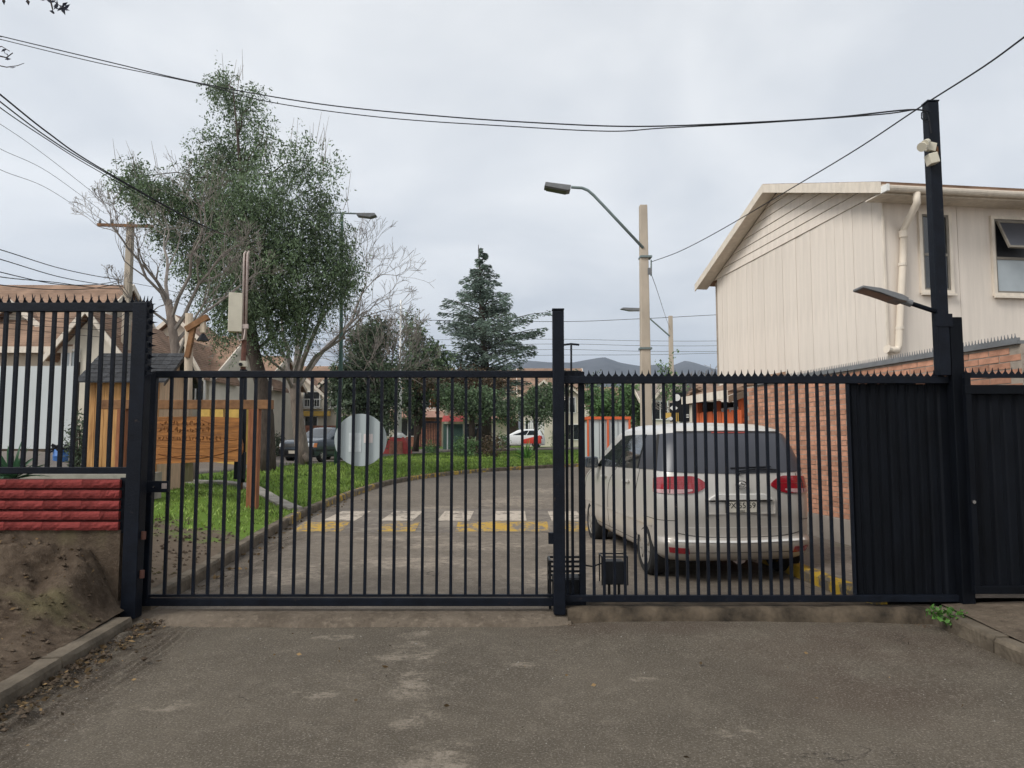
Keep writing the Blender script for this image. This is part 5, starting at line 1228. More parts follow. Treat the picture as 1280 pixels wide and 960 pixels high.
MB().lathe(P(846, 497, YDs - .03), [(.13, -.01), (.13, .01)], 12, 'y').build('white_mark', M['white'], ds_)
d_ = P(842.2, 510, YDs - .03); MB().prism([d_ + Vector((-.15, 0, 0)), d_ + Vector((0, 0, -.13)), d_ + Vector((.15, 0, 0)), d_ + Vector((0, 0, .13))], (0, .01, 0)).build('white_diamond', M['white'], ds_)
MB().lathe(P(838.5, 523.3, YDs - .03), [(.07, -.01), (.07, .01)], 12, 'y').build('white_mark', M['white'], ds_)
MB().prism([P(832, 516, YDs - .03), P(839, 516, YDs - .03), P(839, 521, YDs - .03), P(832, 523, YDs - .03)], (0, .01, 0)).build('yellow_plate', M['band_yellow'], ds_)
for a in (844.5, 846.7): sq(a, a + .8, 516, 527, 'yellow_stripe', M['band_yellow'], -.03)
for t in (518, 520.8): sq(856.5, 860.5, t, t + 1.3, 'white_bar', M['white'], -.03)
MB().tube([(PX(852, YDs), YDs + .08, zr(YDs) + .1), P(852, 500, YDs + .08)], .05, 8).build('post', M['steel'], ds_)
YK = 52
lk = empty('green_locker', (PX(567, YK), YK, zr(YK)), 'dark green locker under a red awning across the far street', 'locker')
MB().bb(PX(554, YK, 540), PX(578, YK, 540), YK, YK + 1.2, zr(YK) + .1, PZ(530, YK)).build('cabinet', M['green_box'], lk)
MB().bb(PX(558.5, YK), PX(560, YK), YK - .02, YK - .002, zr(YK) + .2, PZ(531, YK)).build('door_edge', M['grey_sheet'], lk)
MB().prism([P(552, 527, YK - .4), P(580, 527, YK - .4), P(578, 519.5, YK + .2), P(554, 519.5, YK + .2)], (0, 1.2, .03)).build('awning', M['red'], lk)
YY = 24
yb = empty('yellow_bin', (PX(275, YY), YY, hl(-9.9, YY)), 'yellow container with green lid, glimpsed above the carved board', 'container')
MB().bb(PX(247, YY, 510), PX(304, YY, 510), YY, YY + 1.1, hl(-9.9, YY) - .3, PZ(508, YY)).build('body', M['band_yellow'], yb); MB().bb(PX(262, YY, 510), PX(290, YY, 510), YY + .1, YY + 1, PZ(508, YY) + .002, PZ(505.5, YY)).build('lid', M['green_box'], yb)
for xx in (262, 283): MB().bb(PX(xx, YY, 510), PX(xx + 1, YY, 510), YY - .03, YY - .002, hl(-9.9, YY), PZ(509, YY)).build('rib', M['band_yellow'], yb)
YD = 19
dr = empty('blue_drum', (PX(76, YD), YD, hl(PX(76, YD), YD)), 'blue plastic drum standing by the grey sheet fence', 'drum')
z_ = PZ(577, YD); MB().lathe((PX(76, YD, 568), YD, z_), [(.17, 0), (.18, .02), (.18, .13), (.19, .14), (.19, .16), (.18, .17), (.18, .32), (.16, .35)], 18).build('barrel', M['blue'], dr, smooth=True)
MB().lathe((PX(77, YD, 568), YD, z_ - .6), [(.3, 0), (.22, .6)], 10).build('plinth', M['concrete_brown'], dr)
b = MB()
for k in range(24):
    a = random.uniform(0, 6.3); p = Vector((PX(77, YD, 568) + random.uniform(-.2, .4), YD - .12, z_ + .34)); b.tube([p, p + Vector((random.uniform(-.25, .3), random.uniform(-.1, .1), random.uniform(-.1, .12)))], .03, 4)
b.build('dark_rag', M['black'], dr)
YSf = 20.5
sf = empty('grey_fence', (PX(45, YSf), YSf, 1.0), 'smooth pale grey panel fence in front of the tan roofed house', 'fence')
xs0 = PX(-40, YSf, 500); xs1 = PX(92, YSf, 500); zt_ = PZ(457.5, YSf); zb_ = PZ(561, YSf); n = 9
for k in range(n):
    a = xs0 + (xs1 - xs0) * k / n; c = xs0 + (xs1 - xs0) * (k + 1) / n
    MB().bb(a + .004, c - .004, YSf + random.uniform(-.006, .006), YSf + .05, zb_, zt_ + random.uniform(-.008, .008)).build('panel', M['grey_sheet'], sf)
MB().bb(xs1, xs1 + .1, YSf - .02, YSf + .08, zb_ - .3, zt_ + .12).build('end_post', M['bench'], sf)
MB().bb(xs0, xs1, YSf + .01, YSf + .09, zb_ - .7, zb_ - .002).build('base_wall', M['concrete_brown'], sf)
# low pale kerb seen over the block wall
tag(MB().bb(-12, -6.5, 12.4, 13.3, .5, 0.98).build('yard_step', M['concrete'], None), kind='structure')
# ---------------------------------------------------------------- houses beyond
def far_window(h, x, z, wd, hg, Y, dark=True):
    f = MB(); t = .07
    for a in ((x - wd / 2 - t, x - wd / 2, z - hg / 2 - t, z + hg / 2 + t), (x + wd / 2, x + wd / 2 + t, z - hg / 2 - t, z + hg / 2 + t), (x - wd / 2, x + wd / 2, z + hg / 2, z + hg / 2 + t), (x - wd / 2, x + wd / 2, z - hg / 2 - t, z - hg / 2), (x - .03, x + .03, z - hg / 2, z + hg / 2)):
        f.bb(a[0], a[1], Y - .07, Y - .003, a[2], a[3])
    wn_ = f.build('window', M['white'], h)
    MB().bb(x - wd / 2, x + wd / 2, Y - .03, Y - .004, z - hg / 2, z + hg / 2).build('pane', M['glass'] if dark else M['glass_pale'], wn_)
def balcony(h, x, z, wd, Y):
    b = MB(); b.bb(x - wd / 2, x + wd / 2, Y - .35, Y - .33, z + .55, z + .6); b.bb(x - wd / 2, x + wd / 2, Y - .35, Y - .004, z - .05, z)
    k = x - wd / 2
    while k <= x + wd / 2: b.bb(k - .012, k + .012, Y - .35, Y - .33, z, z + .55); k += .16
    b.build('railing', M['white'], h)
def roof_slab(h, poly, off, m, name='roof'): return MB().prism(poly, off).build(name, m, h)
def house_x(label, x0, x1, Y, depth, zg, eave, ridge, wall, roof, ov=.45):
    """ridge parallel to the street (along X)"""
    h = empty('row_house', ((x0 + x1) / 2, Y + depth / 2, zg), label, 'house', 'tan roofed houses beyond the lawn')
    ym = Y + depth / 2
    MB().add([(x, y, z) for x in (x0, x1) for y, z in ((Y, zg - .5), (Y, eave), (ym, ridge - .1), (Y + depth, eave), (Y + depth, zg - .5))], [(0, 1, 2, 3, 4), (5, 6, 7, 8, 9), (0, 1, 6, 5), (3, 4, 9, 8), (1, 2, 7, 6), (2, 3, 8, 7), (0, 4, 9, 5)]).build('wall', wall, h)
    s = (ridge - eave) / (ym - Y)
    for sg_ in (-1, 1):
        ye = ym + sg_ * (ym - Y + ov); ze = eave - s * ov
        roof_slab(h, [(x0 - .4, ye, ze + .05), (x0 - .4, ym, ridge + .05), (x0 - .4, ym, ridge + .2), (x0 - .4, ye, ze + .2)], (x1 - x0 + .8, 0, 0), roof)
        for xx in (x0 - .46, x1 + .40): MB().prism([(xx, ye, ze - .02), (xx, ym, ridge - .0), (xx, ym, ridge + .23), (xx, ye, ze + .22)], (.06, 0, 0)).build('bargeboard', M['trim'], h)
    MB().bb(x0 - .4, x1 + .4, Y - ov - .03, Y - ov - .001, eave - s * ov - .06, eave - s * ov + .16).build('gutter', M['trim'], h)
    MB().bb(x0, x1, Y - ov + .01, Y - .002, eave - s * ov - .02, eave - s * ov + .02).build('soffit', M['soffit'], h)
    return h
def gable_wing(h, x0, x1, Y, depth, zg, eave, ridge, wall, roof, ov=.35):
    xm = (x0 + x1) / 2; s = (ridge - eave) / (xm - x0)
    MB().add([(x, y, z) for y in (Y, Y + depth) for x, z in ((x0, zg - .5), (x0, eave), (xm, ridge - .08), (x1, eave), (x1, zg - .5))], [(0, 1, 2, 3, 4), (5, 6, 7, 8, 9), (0, 1, 6, 5), (3, 4, 9, 8), (1, 2, 7, 6), (2, 3, 8, 7), (0, 4, 9, 5)]).build('gable_wall', wall, h)
    for sg_ in (-1, 1):
        xe = xm + sg_ * (xm - x0 + ov); ze = eave - s * ov
        roof_slab(h, [(xe, Y - .35, ze + .04), (xm, Y - .35, ridge + .04), (xm, Y - .35, ridge + .18), (xe, Y - .35, ze + .18)], (0, depth + .35, 0), roof, 'gable_roof')
        MB().prism([(xe, Y - .42, ze - .05), (xm, Y - .42, ridge - .03), (xm, Y - .42, ridge + .21), (xe, Y - .42, ze + .20)], (0, .06, 0)).build('bargeboard', M['trim'], h)
# leftmost house with its gable wing
Y = 25; a = house_x('large tan roofed house at the far left, behind the grey panel fence', PX(-120, Y, 450), PX(86, Y, 450), Y, 6.5, 1.0, PZ(437, Y) + .25, PZ(362, 28.2), M['wall_beige'], M['roof'])
gable_wing(a, PX(76, 24.6, 440), PX(150, 24.6, 440), 24.6, 5, 1.0, PZ(438, 24.6), PZ(393, 24.6), M['wall_pale'], M['roof'])
far_window(a, PX(89, 24.6, 455), PZ(455, 24.6), .5, .9, 24.6, False)
gable_wing(a, PX(-60, 24.8, 440), PX(38, 24.8, 440), 26, 4, 1.0, PZ(420, 26), PZ(384, 26), M['wall_pale'], M['roof'])
MB().tube([P(52, 437, 24.4), P(53, 442, 24.4), P(57, 447, 24.9)], .06, 6).build('downpipe', M['trim'], a)
MB().lathe(P(62, 396, 27), [(.5, -.15), (.55, .2), (.3, .42)], 12).build('roof_vent', M['steel'], a)
# row stepping away to the right
Y = 33; b_ = house_x('tan roofed house with small gables behind the guard hut', PX(138, Y, 470), PX(262, Y, 470), Y, 7, .9, PZ(474, Y) + .2, PZ(425, Y + 3.5), M['wall_pale'], M['roof'])
gable_wing(b_, PX(224, Y, 470), PX(259, Y, 470), Y - .8, 4, .9, PZ(462, Y), PZ(432, Y), M['wall_pale'], M['roof'])
gable_wing(b_, PX(140, Y, 470), PX(206, Y, 470), Y + 3.5, 4, .9, PZ(424, Y + 3.5), PZ(398, Y + 3.5), M['wall_pale'], M['roof'])
far_window(b_, PX(245, Y - .8, 490), PZ(488, Y), .7, 1.1, Y - .8); far_window(b_, PX(218, Y, 490), PZ(492, Y), .9, 1.0, Y)
Y = 40; c_ = house_x('tan roofed house between the log post and the evergreen trunk', PX(262, Y, 470), PX(327, Y, 470), Y, 7, .9, PZ(481, Y) + .2, PZ(449, Y + 3.5), M['wall_pale'], M['roof'])
gable_wing(c_, PX(262, Y, 470), PX(279, Y, 470), Y - .6, 4, .9, PZ(462, Y), PZ(447, Y), M['wall_pale'], M['roof'])
gable_wing(c_, PX(304, Y, 470), PX(330, Y, 470), Y - .6, 4, .9, PZ(478, Y), PZ(462, Y), M['wall_pale'], M['roof'])
far_window(c_, PX(318, Y - .6, 490), PZ(493, Y), 1, 1.3, Y - .6); far_window(c_, PX(290, Y, 490), PZ(500, Y), 1.1, 1.2, Y, False); far_window(c_, PX(270, Y - .6, 490), PZ(492, Y), .5, 1.2, Y - .6)
Y = 49; d_ = house_x('pale house with ochre band and balcony behind the saloon', PX(334, Y, 470), PX(447, Y, 470), Y, 8, .9, PZ(486, Y), PZ(461, Y + 4), M['wall_pale'], M['roof'])
for (p, q, r1, r2) in ((343, 412, 497, 466), (398, 444, 492, 470)): gable_wing(d_, PX(p, Y, 490), PX(q, Y, 490), Y - .9 - (.4 if p < 390 else 0), 5, .9, PZ(r1, Y), PZ(r2, Y), M['wall_pale'], M['roof'])
for px, wd in ((353, .9), (390, 1.0), (424, 1.3)): far_window(d_, PX(px, Y - 1.3, 500), PZ(499, Y - 1.3), wd, .95, Y - (1.3 if px < 400 else .9)); balcony(d_, PX(px, Y - 1.3, 500), PZ(510, Y - 1.3), wd + .4, Y - (1.3 if px < 400 else .9))
MB().bb(PX(338, Y - 1.6, 517), PX(412, Y - 1.6, 517), Y - 1.62, Y - 1.32, PZ(520, Y - 1.6), PZ(514, Y - 1.6)).build('ochre_band', M['band_yellow'], d_)
for px in (352, 372, 388, 432): far_window(d_, PX(px, Y - 1.3, 526), PZ(527, Y - 1.3), .9, .65, Y - (1.3 if px < 400 else .9))
MB().bb(PX(343, Y - 1.4, 540), PX(444, Y - 1.4, 540), Y - 1.40, Y - 1.32, .9, PZ(532, Y - 1.4)).build('front_wall', M['wall_brick'], d_)
Y = 62; e_ = house_x('brick and plaster house with salmon band behind the flagpole', PX(462, Y, 500), PX(556, Y, 500), Y, 9, 1.0, PZ(488, Y), PZ(462, Y + 4), M['wall_pale'], M['roof'])
MB().bb(PX(462, Y, 520), PX(556, Y, 520), Y - .9, Y - .004, PZ(522, Y), PZ(514, Y)).build('salmon_band', M['band_pink'], e_)
MB().bb(PX(522, Y, 540), PX(552, Y, 540), Y - .12, Y - .005, .9, PZ(523, Y)).build('brick_front', M['wall_brick'], e_)
MB().bb(PX(503, Y, 549), PX(520, Y, 549), Y - .11, Y - .005, .9, PZ(546, Y)).build('window_wall', M['wall_brick'], e_)
for px, py, wd, hg in ((510, 534, 1.1, 1.5), (505, 501, 1.2, 1.2), (538, 501, 1.2, 1.2), (480, 501, 1.2, 1.2), (478, 536, 1.2, 1.2)): far_window(e_, PX(px, Y, py), PZ(py, Y), wd, hg, Y)
b = MB()
for k in range(14): b.bb(PX(524 + k * 2, Y - 1.4, 540) - .03, PX(524 + k * 2, Y - 1.4, 540) + .03, Y - 1.42, Y - 1.38, .9, PZ(528, Y))
b.bb(PX(524, Y, 530), PX(552, Y, 530), Y - 1.43, Y - 1.37, PZ(529, Y), PZ(527, Y)); b.build('front_grille', M['iron'], e_)
Y = 66; f_ = house_x('pale house with salmon roof edge behind the cedar trunk', PX(560, Y, 500), PX(648, Y, 500), Y, 9, 1.1, PZ(488, Y), PZ(464, Y + 4), M['wall_pale'], M['roof'])
MB().bb(PX(560, Y, 520), PX(640, Y, 520), Y - .9, Y - .004, PZ(524, Y), PZ(517, Y)).build('salmon_band', M['band_pink'], f_)
for px, py, wd, hg in ((574, 502, 1.2, 1.2), (600, 502, 1.2, 1.2), (628, 512, 1.1, 1.2), (590, 538, 1.2, 1.2)): far_window(f_, PX(px, Y, py), PZ(py, Y), wd, hg, Y)
MB().bb(PX(634, Y, 535), PX(648, Y, 535), Y - .1, Y - .005, 1.0, PZ(526, Y)).build('garage_door', M['bench'], f_)
Y = 64; g_ = house_x('cream gabled house right of the cedar, behind the small tree', PX(652, Y, 500), PX(728, Y, 500), Y, 9, 1.1, PZ(492, Y), PZ(463, Y + 4.5), M['wall_pale'], M['roof'])
gable_wing(g_, PX(655, Y, 500), PX(703, Y, 500), Y - 1, 5, 1.1, PZ(499, Y), PZ(479, Y), M['wall_pale'], M['roof'])
gable_wing(g_, PX(697, Y, 500), PX(729, Y, 500), Y - .5, 5, 1.1, PZ(500, Y), PZ(486, Y), M['wall_pale'], M['roof'])
for px, py in ((680, 505), (712, 506), (664, 536), (717, 540)): far_window(g_, PX(px, Y - 1, py), PZ(py, Y - 1), 1.0, 1.3, Y - 1.0 if px < 697 else Y - .5)
b = MB()
for k in range(9): b.bb(PX(661 + k * 2.3, Y - 3, 540) - .06, PX(661 + k * 2.3, Y - 3, 540) + .06, Y - 3.04, Y - 2.96, 1.0, PZ(528, Y - 3))
b.build('white_railing', M['white'], g_)
Y = 46; h_ = house_x('grey roofed house with one barred window behind the tall pole', PX(806, Y, 490), PX(858, Y, 490), Y, 8, .6, PZ(500, Y), PZ(474, Y + 4), M['wall_beige'], M['roof_grey'])
gable_wing(h_, PX(812, Y, 500), PX(846, Y, 500), Y - .6, 4, .6, PZ(503, Y), PZ(483, Y), M['wall_pale'], M['roof_grey'])
far_window(h_, PX(825, Y - .6, 512), PZ(513, Y - .6), .9, 1.1, Y - .6)
Y = 75; i_ = house_x('low far house with tan roof, glimpsed behind the twin lamp', PX(736, Y, 500), PX(805, Y, 500), Y, 8, 1, PZ(510, Y), PZ(486, Y + 4), M['wall_pale'], M['roof'])
# ---------------------------------------------------------------- trees
def leaf_mesh(name, c, d, L, W, m, parent, extra=None, curl=.15):
    """diamond-shaped leaves: centres c, directions d, lengths L, widths W (numpy arrays)"""
    n = len(c); d = d / np.maximum(np.linalg.norm(d, axis=1, keepdims=True), 1e-6)
    r = rng.normal(size=(n, 3)); s = np.cross(d, r); s /= np.maximum(np.linalg.norm(s, axis=1, keepdims=True), 1e-6); nrm = np.cross(s, d)
    L = L[:, None]; W = W[:, None]
    v = np.empty((n, 4, 3)); v[:, 0] = c - d * L / 2; v[:, 1] = c + s * W / 2 + nrm * L * curl * .3; v[:, 2] = c + d * L / 2; v[:, 3] = c - s * W / 2 + nrm * L * curl * .3
    v = v.reshape(-1, 3); o_ = np.array(rootloc(parent)); v -= o_
    me = bpy.data.meshes.new(name); me.vertices.add(len(v)); me.vertices.foreach_set('co', v.ravel())
    me.loops.add(4 * n); me.loops.foreach_set('vertex_index', np.arange(4 * n, dtype=np.int32)); me.polygons.add(n)
    me.polygons.foreach_set('loop_start', np.arange(0, 4 * n, 4, dtype=np.int32)); me.polygons.foreach_set('loop_total', np.full(n, 4, dtype=np.int32)); me.update(); me.validate()
    me.materials.append(m); o = bpy.data.objects.new(name, me); C.objects.link(o); o.parent = parent
    return o
def sprigs(cent, rad, n, k, lf, droop=.5, hollow=.35, out=.6, lw=.42, spread=.05, sl=.45):
    """n sprigs inside an ellipsoid, each a short twig carrying k leaves"""
    u = rng.normal(size=(n, 3)); u /= np.linalg.norm(u, axis=1, keepdims=True)
    r = (hollow + (1 - hollow) * rng.random(n) ** .6)[:, None]
    base = np.array(cent) + u * r * np.array(rad) * (1 + rng.normal(size=(n, 1)) * .08)
    if n > 40:                                   # gather sprigs into clumps, leaving gaps between
        g_ = base[rng.integers(0, max(n // 5, 4), n)]; base = np.where(rng.random((n, 1)) < .8, g_ + rng.normal(size=(n, 3)) * min(rad) * .17, base)
    d = u * out + rng.normal(size=(n, 3)) * .45; d[:, 2] -= droop; d /= np.linalg.norm(d, axis=1, keepdims=True)
    t = rng.random((n, k, 1)); Ls = sl * (.6 + .8 * rng.random((n, 1, 1)))
    c = base[:, None] + d[:, None] * t * Ls + rng.normal(size=(n, k, 3)) * spread; c[:, :, 2] -= droop * .35 * (t[:, :, 0] ** 2) * Ls[:, :, 0]
    ld = d[:, None] * .8 + rng.normal(size=(n, k, 3)) * .7; ld[:, :, 2] -= droop * .5
    c = c.reshape(-1, 3); ld = ld.reshape(-1, 3); L = lf * (.6 + .8 * rng.random(len(c)))
    return c, ld, L, L * lw
def merge(parts): return [np.concatenate([p[i] for p in parts]) for i in range(4)]
def limb(b, p0, p1, r0, r1, n=6, wob=.06, segs=5):
    p0, p1 = Vector(p0), Vector(p1); L = (p1 - p0).length; pts = []
    for i in range(segs + 1):
        t = i / segs; q = p0.lerp(p1, t); q += Vector((random.uniform(-1, 1), random.uniform(-1, 1), random.uniform(-.5, .5))) * L * wob * math.sin(math.pi * t); q.z += L * .06 * math.sin(math.pi * t); pts.append(q)
    b.tube(pts, [r0 + (r1 - r0) * i / segs for i in range(segs + 1)], n); return pts
# the big evergreen
YE = 22; tb = (PX(334, YE, 588), YE, hl(PX(334, YE, 588), YE))
ev = empty('evergreen_tree', tb, 'big drooping evergreen tree with curved dark trunk, rising left of centre', 'tree')
def PY(px, py, dy): return P(px, py, YE + dy)
b = MB(); tr = [Vector(tb) - Vector((0, 0, .3)), PY(334, 560, 0), PY(333, 520, 0), PY(327, 480, .1), PY(317, 440, .1), PY(312, 400, .2), PY(308, 350, .2), PY(305, 290, .2), PY(302, 230, .1), PY(297, 170, 0), PY(291, 110, 0)]
b.tube(tr, [.30, .25, .23, .22, .20, .17, .14, .10, .065, .04, .015], 10)
blobs_ = [(289, 112, 28, 22, 150), (274, 108, 16, 12, 60), (318, 118, 14, 14, 40), (305, 145, 26, 28, 130), (308, 182, 36, 34, 190), (330, 165, 20, 20, 60), (278, 195, 40, 40, 380), (165, 222, 27, 24, 260), (196, 235, 30, 22, 200), (225, 250, 40, 32, 330), (262, 235, 45, 45, 520), (250, 290, 52, 42, 560), (300, 250, 50, 55, 700), (345, 230, 40, 40, 300),
          (385, 200, 34, 34, 190), (402, 232, 26, 34, 170), (350, 285, 55, 50, 700), (400, 290, 44, 36, 380), (310, 320, 55, 45, 750), (255, 335, 38, 40, 330), (360, 335, 55, 45, 760), (420, 325, 30, 36, 330), (432, 350, 18, 34, 160), (300, 375, 38, 36, 420), (345, 385, 40, 36, 420), (376, 395, 26, 40, 260), (400, 370, 24, 40, 220), (285, 410, 22, 24, 120), (345, 420, 20, 22, 100), (214, 290, 26, 26, 150), (182, 250, 20, 20, 100)]
cs = []; k = F_PX / YE
for i, (px, py, rx, rz, n) in enumerate(blobs_):
    dy = random.uniform(-1.3, 1.3); c = PY(px, py, dy); rr = (rx / k, .8 * (rx + rz) / 2 / k + .3, rz / k)
    cs.append(sprigs(c, rr, int(n * 1.0), 11, .095, droop=.75 if py > 220 else .3, hollow=.15, sl=.55, lw=.4, spread=.05))
    st = min(tr, key=lambda t: (t - c).length + (0 if t.z < c.z - .4 else 3) + (3 if t.z < 4 else 0))
    limb(b, st, c, (.07 if (st - c).length > 1.5 else .05) if st.z < 7.5 else .026, .012, 5)
b.build('trunk', M['bark'], ev, smooth=True)
c, d, L, W = merge(cs); leaf_mesh('crown', c, d, L, W, M['leaf_main'], ev)
b = MB()     # thin bare shoots along the top of the crown
for px, py, n in ((290, 95, 14), (165, 205, 12), (205, 210, 9), (245, 205, 8), (345, 195, 10), (385, 172, 16), (405, 205, 12), (415, 250, 8), (430, 300, 5)):
    for _ in range(int(n * .65)):
        x, y = px + random.uniform(-22, 22), py + random.uniform(-4, 22); dx = random.uniform(-3, 9) if px > 260 else random.uniform(-14, 4); h_ = random.uniform(18, 42); dy = random.uniform(-.7, .7)
        b.tube([PY(x, y, dy), PY(x + dx * .5, y - h_ * .5, dy), PY(x + dx, y - h_, dy)], [.010, .008, .004], 3)
b.build('shoots', M['twig'], ev, fix=False, kind='stuff')
# bare trees: branches that fork and thin out
def bare(b, p, d, L, r, lev, bend=.25, fork=(2, 3), up=.12, minr=.008, shrink=.72):
    segs = 3; pts = [p]; dd = d.copy()
    for i in range(segs):
        dd = (dd + Vector((random.gauss(0, 1), random.gauss(0, 1), random.gauss(0, 1) + up * 2)) * bend * .4).normalized(); pts.append(pts[-1] + dd * L / segs)
    r1 = max(r * .62, minr); b.tube(pts, [r + (r1 - r) * i / segs for i in range(segs + 1)], 6 if lev > 4 else (4 if lev > 2 else 3), cap=False)
    if lev <= 0: return
    for k in range(random.randint(*fork)):
        t = random.choice((pts[-1], pts[-1], pts[-2])); a = random.uniform(.35, .75); ax = dd.cross(Vector((random.gauss(0, 1), random.gauss(0, 1), random.gauss(0, 1)))).normalized()
        nd = Matrix.Rotation(a, 3, ax) @ dd; nd.z += up; bare(b, t, nd.normalized(), L * random.uniform(shrink - .12, shrink + .12), r1 * random.uniform(.75, .95), lev - 1, bend, fork, up, minr, shrink)
YB1 = 17.5
tb = (PX(237, YB1, 606), YB1, hl(PX(237, YB1, 606), YB1))
t1 = empty('bare_tree', tb, 'leafless pale tree leaning left beside the log lantern post', 'tree')
b = MB(); q = [Vector(tb) - Vector((0, 0, .2)), P(237, 580, YB1), P(233, 530, YB1), P(227, 485, YB1), P(221, 450, YB1), P(216, 415, YB1), P(210, 375, YB1)]
b.tube(q, [.19, .165, .15, .135, .12, .105, .09], 9); b.build('trunk', M['bark_grey'], t1, smooth=True)
b = MB(); random.seed(21)
for st, tg_, r in (((210, 375), (180, 330), .05), ((212, 390), (160, 310), .045), ((210, 375), (205, 310), .05), ((216, 415), (262, 340), .055), ((214, 400), (250, 300), .05), ((218, 430), (285, 370), .045), ((216, 410), (165, 375), .04), ((221, 450), (255, 380), .04)):
    p0 = P(*st, YB1); p1 = P(*tg_, YB1 + random.uniform(-1, 1)); pts = limb(b, p0, p1, r, r * .55, 5, .05, 4)
    for _ in range(3): bare(b, random.choice(pts[2:]), ((p1 - p0).normalized() + Vector((random.gauss(0, .4), random.gauss(0, .4), random.gauss(0, .3)))).normalized(), (p1 - p0).length * .34, r * .45, 4, .3, (2, 3), .10, .0042)
    bare(b, pts[-1], (p1 - p0).normalized(), (p1 - p0).length * .36, r * .45, 5, .3, (2, 3), .10, .0042)
b.build('branches', M['twig'], t1, fix=False)
YB2 = 26.5; random.seed(5)
tb = (PX(379, YB2, 577), YB2, hl(PX(379, YB2, 577), YB2))
t2 = empty('bare_tree', tb, 'leafless tree with straight mottled trunk in front of the saloon', 'tree')
b = MB(); q = [Vector(tb) - Vector((0, 0, .2)), P(377, 560, YB2), P(373, 530, YB2), P(370, 500, YB2), P(368, 480, YB2)]
b.tube(q, [.32, .25, .22, .21, .20], 9)
b.tube([P(385, 577, YB2 - .3), P(380, 568, YB2 - .1), P(377, 555, YB2)], [.12, .14, .1], 6); b.build('trunk', M['bark_grey'], t2, smooth=True)
b = MB(); t0 = P(368, 482, YB2)
for tg_, r in (((340, 420), .10), ((352, 405), .10), ((372, 400), .11), ((385, 405), .10), ((405, 385), .11), ((440, 400), .11), ((425, 425), .09), ((335, 445), .07)):
    p1 = P(*tg_, YB2 + random.uniform(-2, 2)); pts = limb(b, t0 + Vector((random.uniform(-.1, .1), 0, random.uniform(-.3, .1))), p1, r, r * .5, 5, .05, 4)
    dd = (p1 - t0).normalized(); dd.z += .15
    bare(b, pts[-1], dd.normalized(), (p1 - t0).length * .45, r * .45, 5, .28, (2, 3), .12, .007); bare(b, pts[-2], (dd + Vector((random.gauss(0, .4), random.gauss(0, .4), .2))).normalized(), (p1 - t0).length * .42, r * .38, 5, .3, (2, 3), .12, .007)
b.build('branches', M['twig'], t2, fix=False)
random.seed(31)
YB3 = 40
for (px, py, ht, lb_, hg) in ((470, 545, 300, 'thin leafless tree rising between evergreen and flagpole', 7.5), (862, 500, 430, 'small far leafless tree at the right of the short pole', 4.2)):
    tb = (PX(px, YB3, py), YB3, (hl(PX(px, YB3, py), YB3) if px < 600 else zr(YB3)))
    t3 = empty('bare_tree', tb, lb_, 'tree'); b = MB(); top = Vector(tb) + Vector((.1, 0, hg * .42)); b.tube([Vector(tb) - Vector((0, 0, .2)), top], [.17, .12], 6); b.build('trunk', M['bark_grey'], t3)
    b = MB()
    for _ in range(9): bare(b, top - Vector((0, 0, random.uniform(0, hg * .12))), Vector((random.gauss(0, .45), random.gauss(0, .45), 1)).normalized(), hg * .27, .07, 5, .25, (2, 3), .10, .012)
    b.build('branches', M['twig'], t3, fix=False)
# leafy trees in the middle distance
def leafy(name, label, px, base, Y, blobs, m, trunk=.14, lf=.16, droop=.3, dens=1.0, forks=2, bark='bark', z=None, lw=.5):
    x = PX(px, Y, base); zz = hl(x, Y) if z is None else z
    t = empty(name, (x, Y, zz), label, 'tree'); b = MB(); k = F_PX / Y; cs = []
    top = P(px, min(p[1] for p in blobs) + 10, Y); cz = P(px, max(p[1] for p in blobs), Y).z
    trk = [Vector((x, Y, zz - .2)), Vector((x + random.uniform(-.1, .1), Y, zz + (cz - zz) * .6)), Vector((x + random.uniform(-.2, .2), Y, cz)), top]
    b.tube(trk, [trunk, trunk * .85, trunk * .7, trunk * .15], 7)
    for f in range(forks - 1):
        qx = x + random.uniform(-.3, .3); b.tube([Vector((qx, Y + random.uniform(-.3, .3), zz - .2)), Vector((qx + random.uniform(-.6, .6), Y, zz + (cz - zz) * .8)), P(*blobs[f % len(blobs)][:2], Y)], [trunk * .8, trunk * .6, trunk * .2], 6)
    for (bx, by, rx, rz, n) in blobs:
        c = P(bx, by, Y + random.uniform(-.25, .25) * rx / k); cs.append(sprigs(c, (rx / k, max(rx / k * .9, .4), rz / k), max(int(n * dens), 8), 9, lf, droop=droop, hollow=.2, sl=.6, lw=lw, spread=.10))
        limb(b, trk[2].lerp(trk[3], random.uniform(0, .5)), c, trunk * .4, trunk * .1, 4, .05, 3)
    b.build('trunk', M[bark], t, smooth=True); c, d, L, W = merge(cs); leaf_mesh('crown', c, d, L, W, m, t); return t
leafy('dark_tree', 'broad dark round evergreen with twin trunks behind the round plate', 455, 560, 40, [(455, 440, 24, 26, 300), (440, 470, 26, 26, 340), (475, 465, 26, 28, 340), (455, 500, 26, 24, 320), (480, 500, 20, 30, 260), (430, 490, 16, 20, 150), (465, 415, 20, 18, 160), (470, 530, 18, 24, 160)], M['leaf_dark'], .3, .19, .5, 1.0, 2)
leafy('olive_tree', 'brownish olive tree top between the bare tree and flagpole', 470, 560, 44, [(462, 412, 26, 16, 130), (480, 425, 16, 18, 110), (445, 425, 18, 16, 80)], M['leaf_brown'], .15, .19, .3, .8, 1)
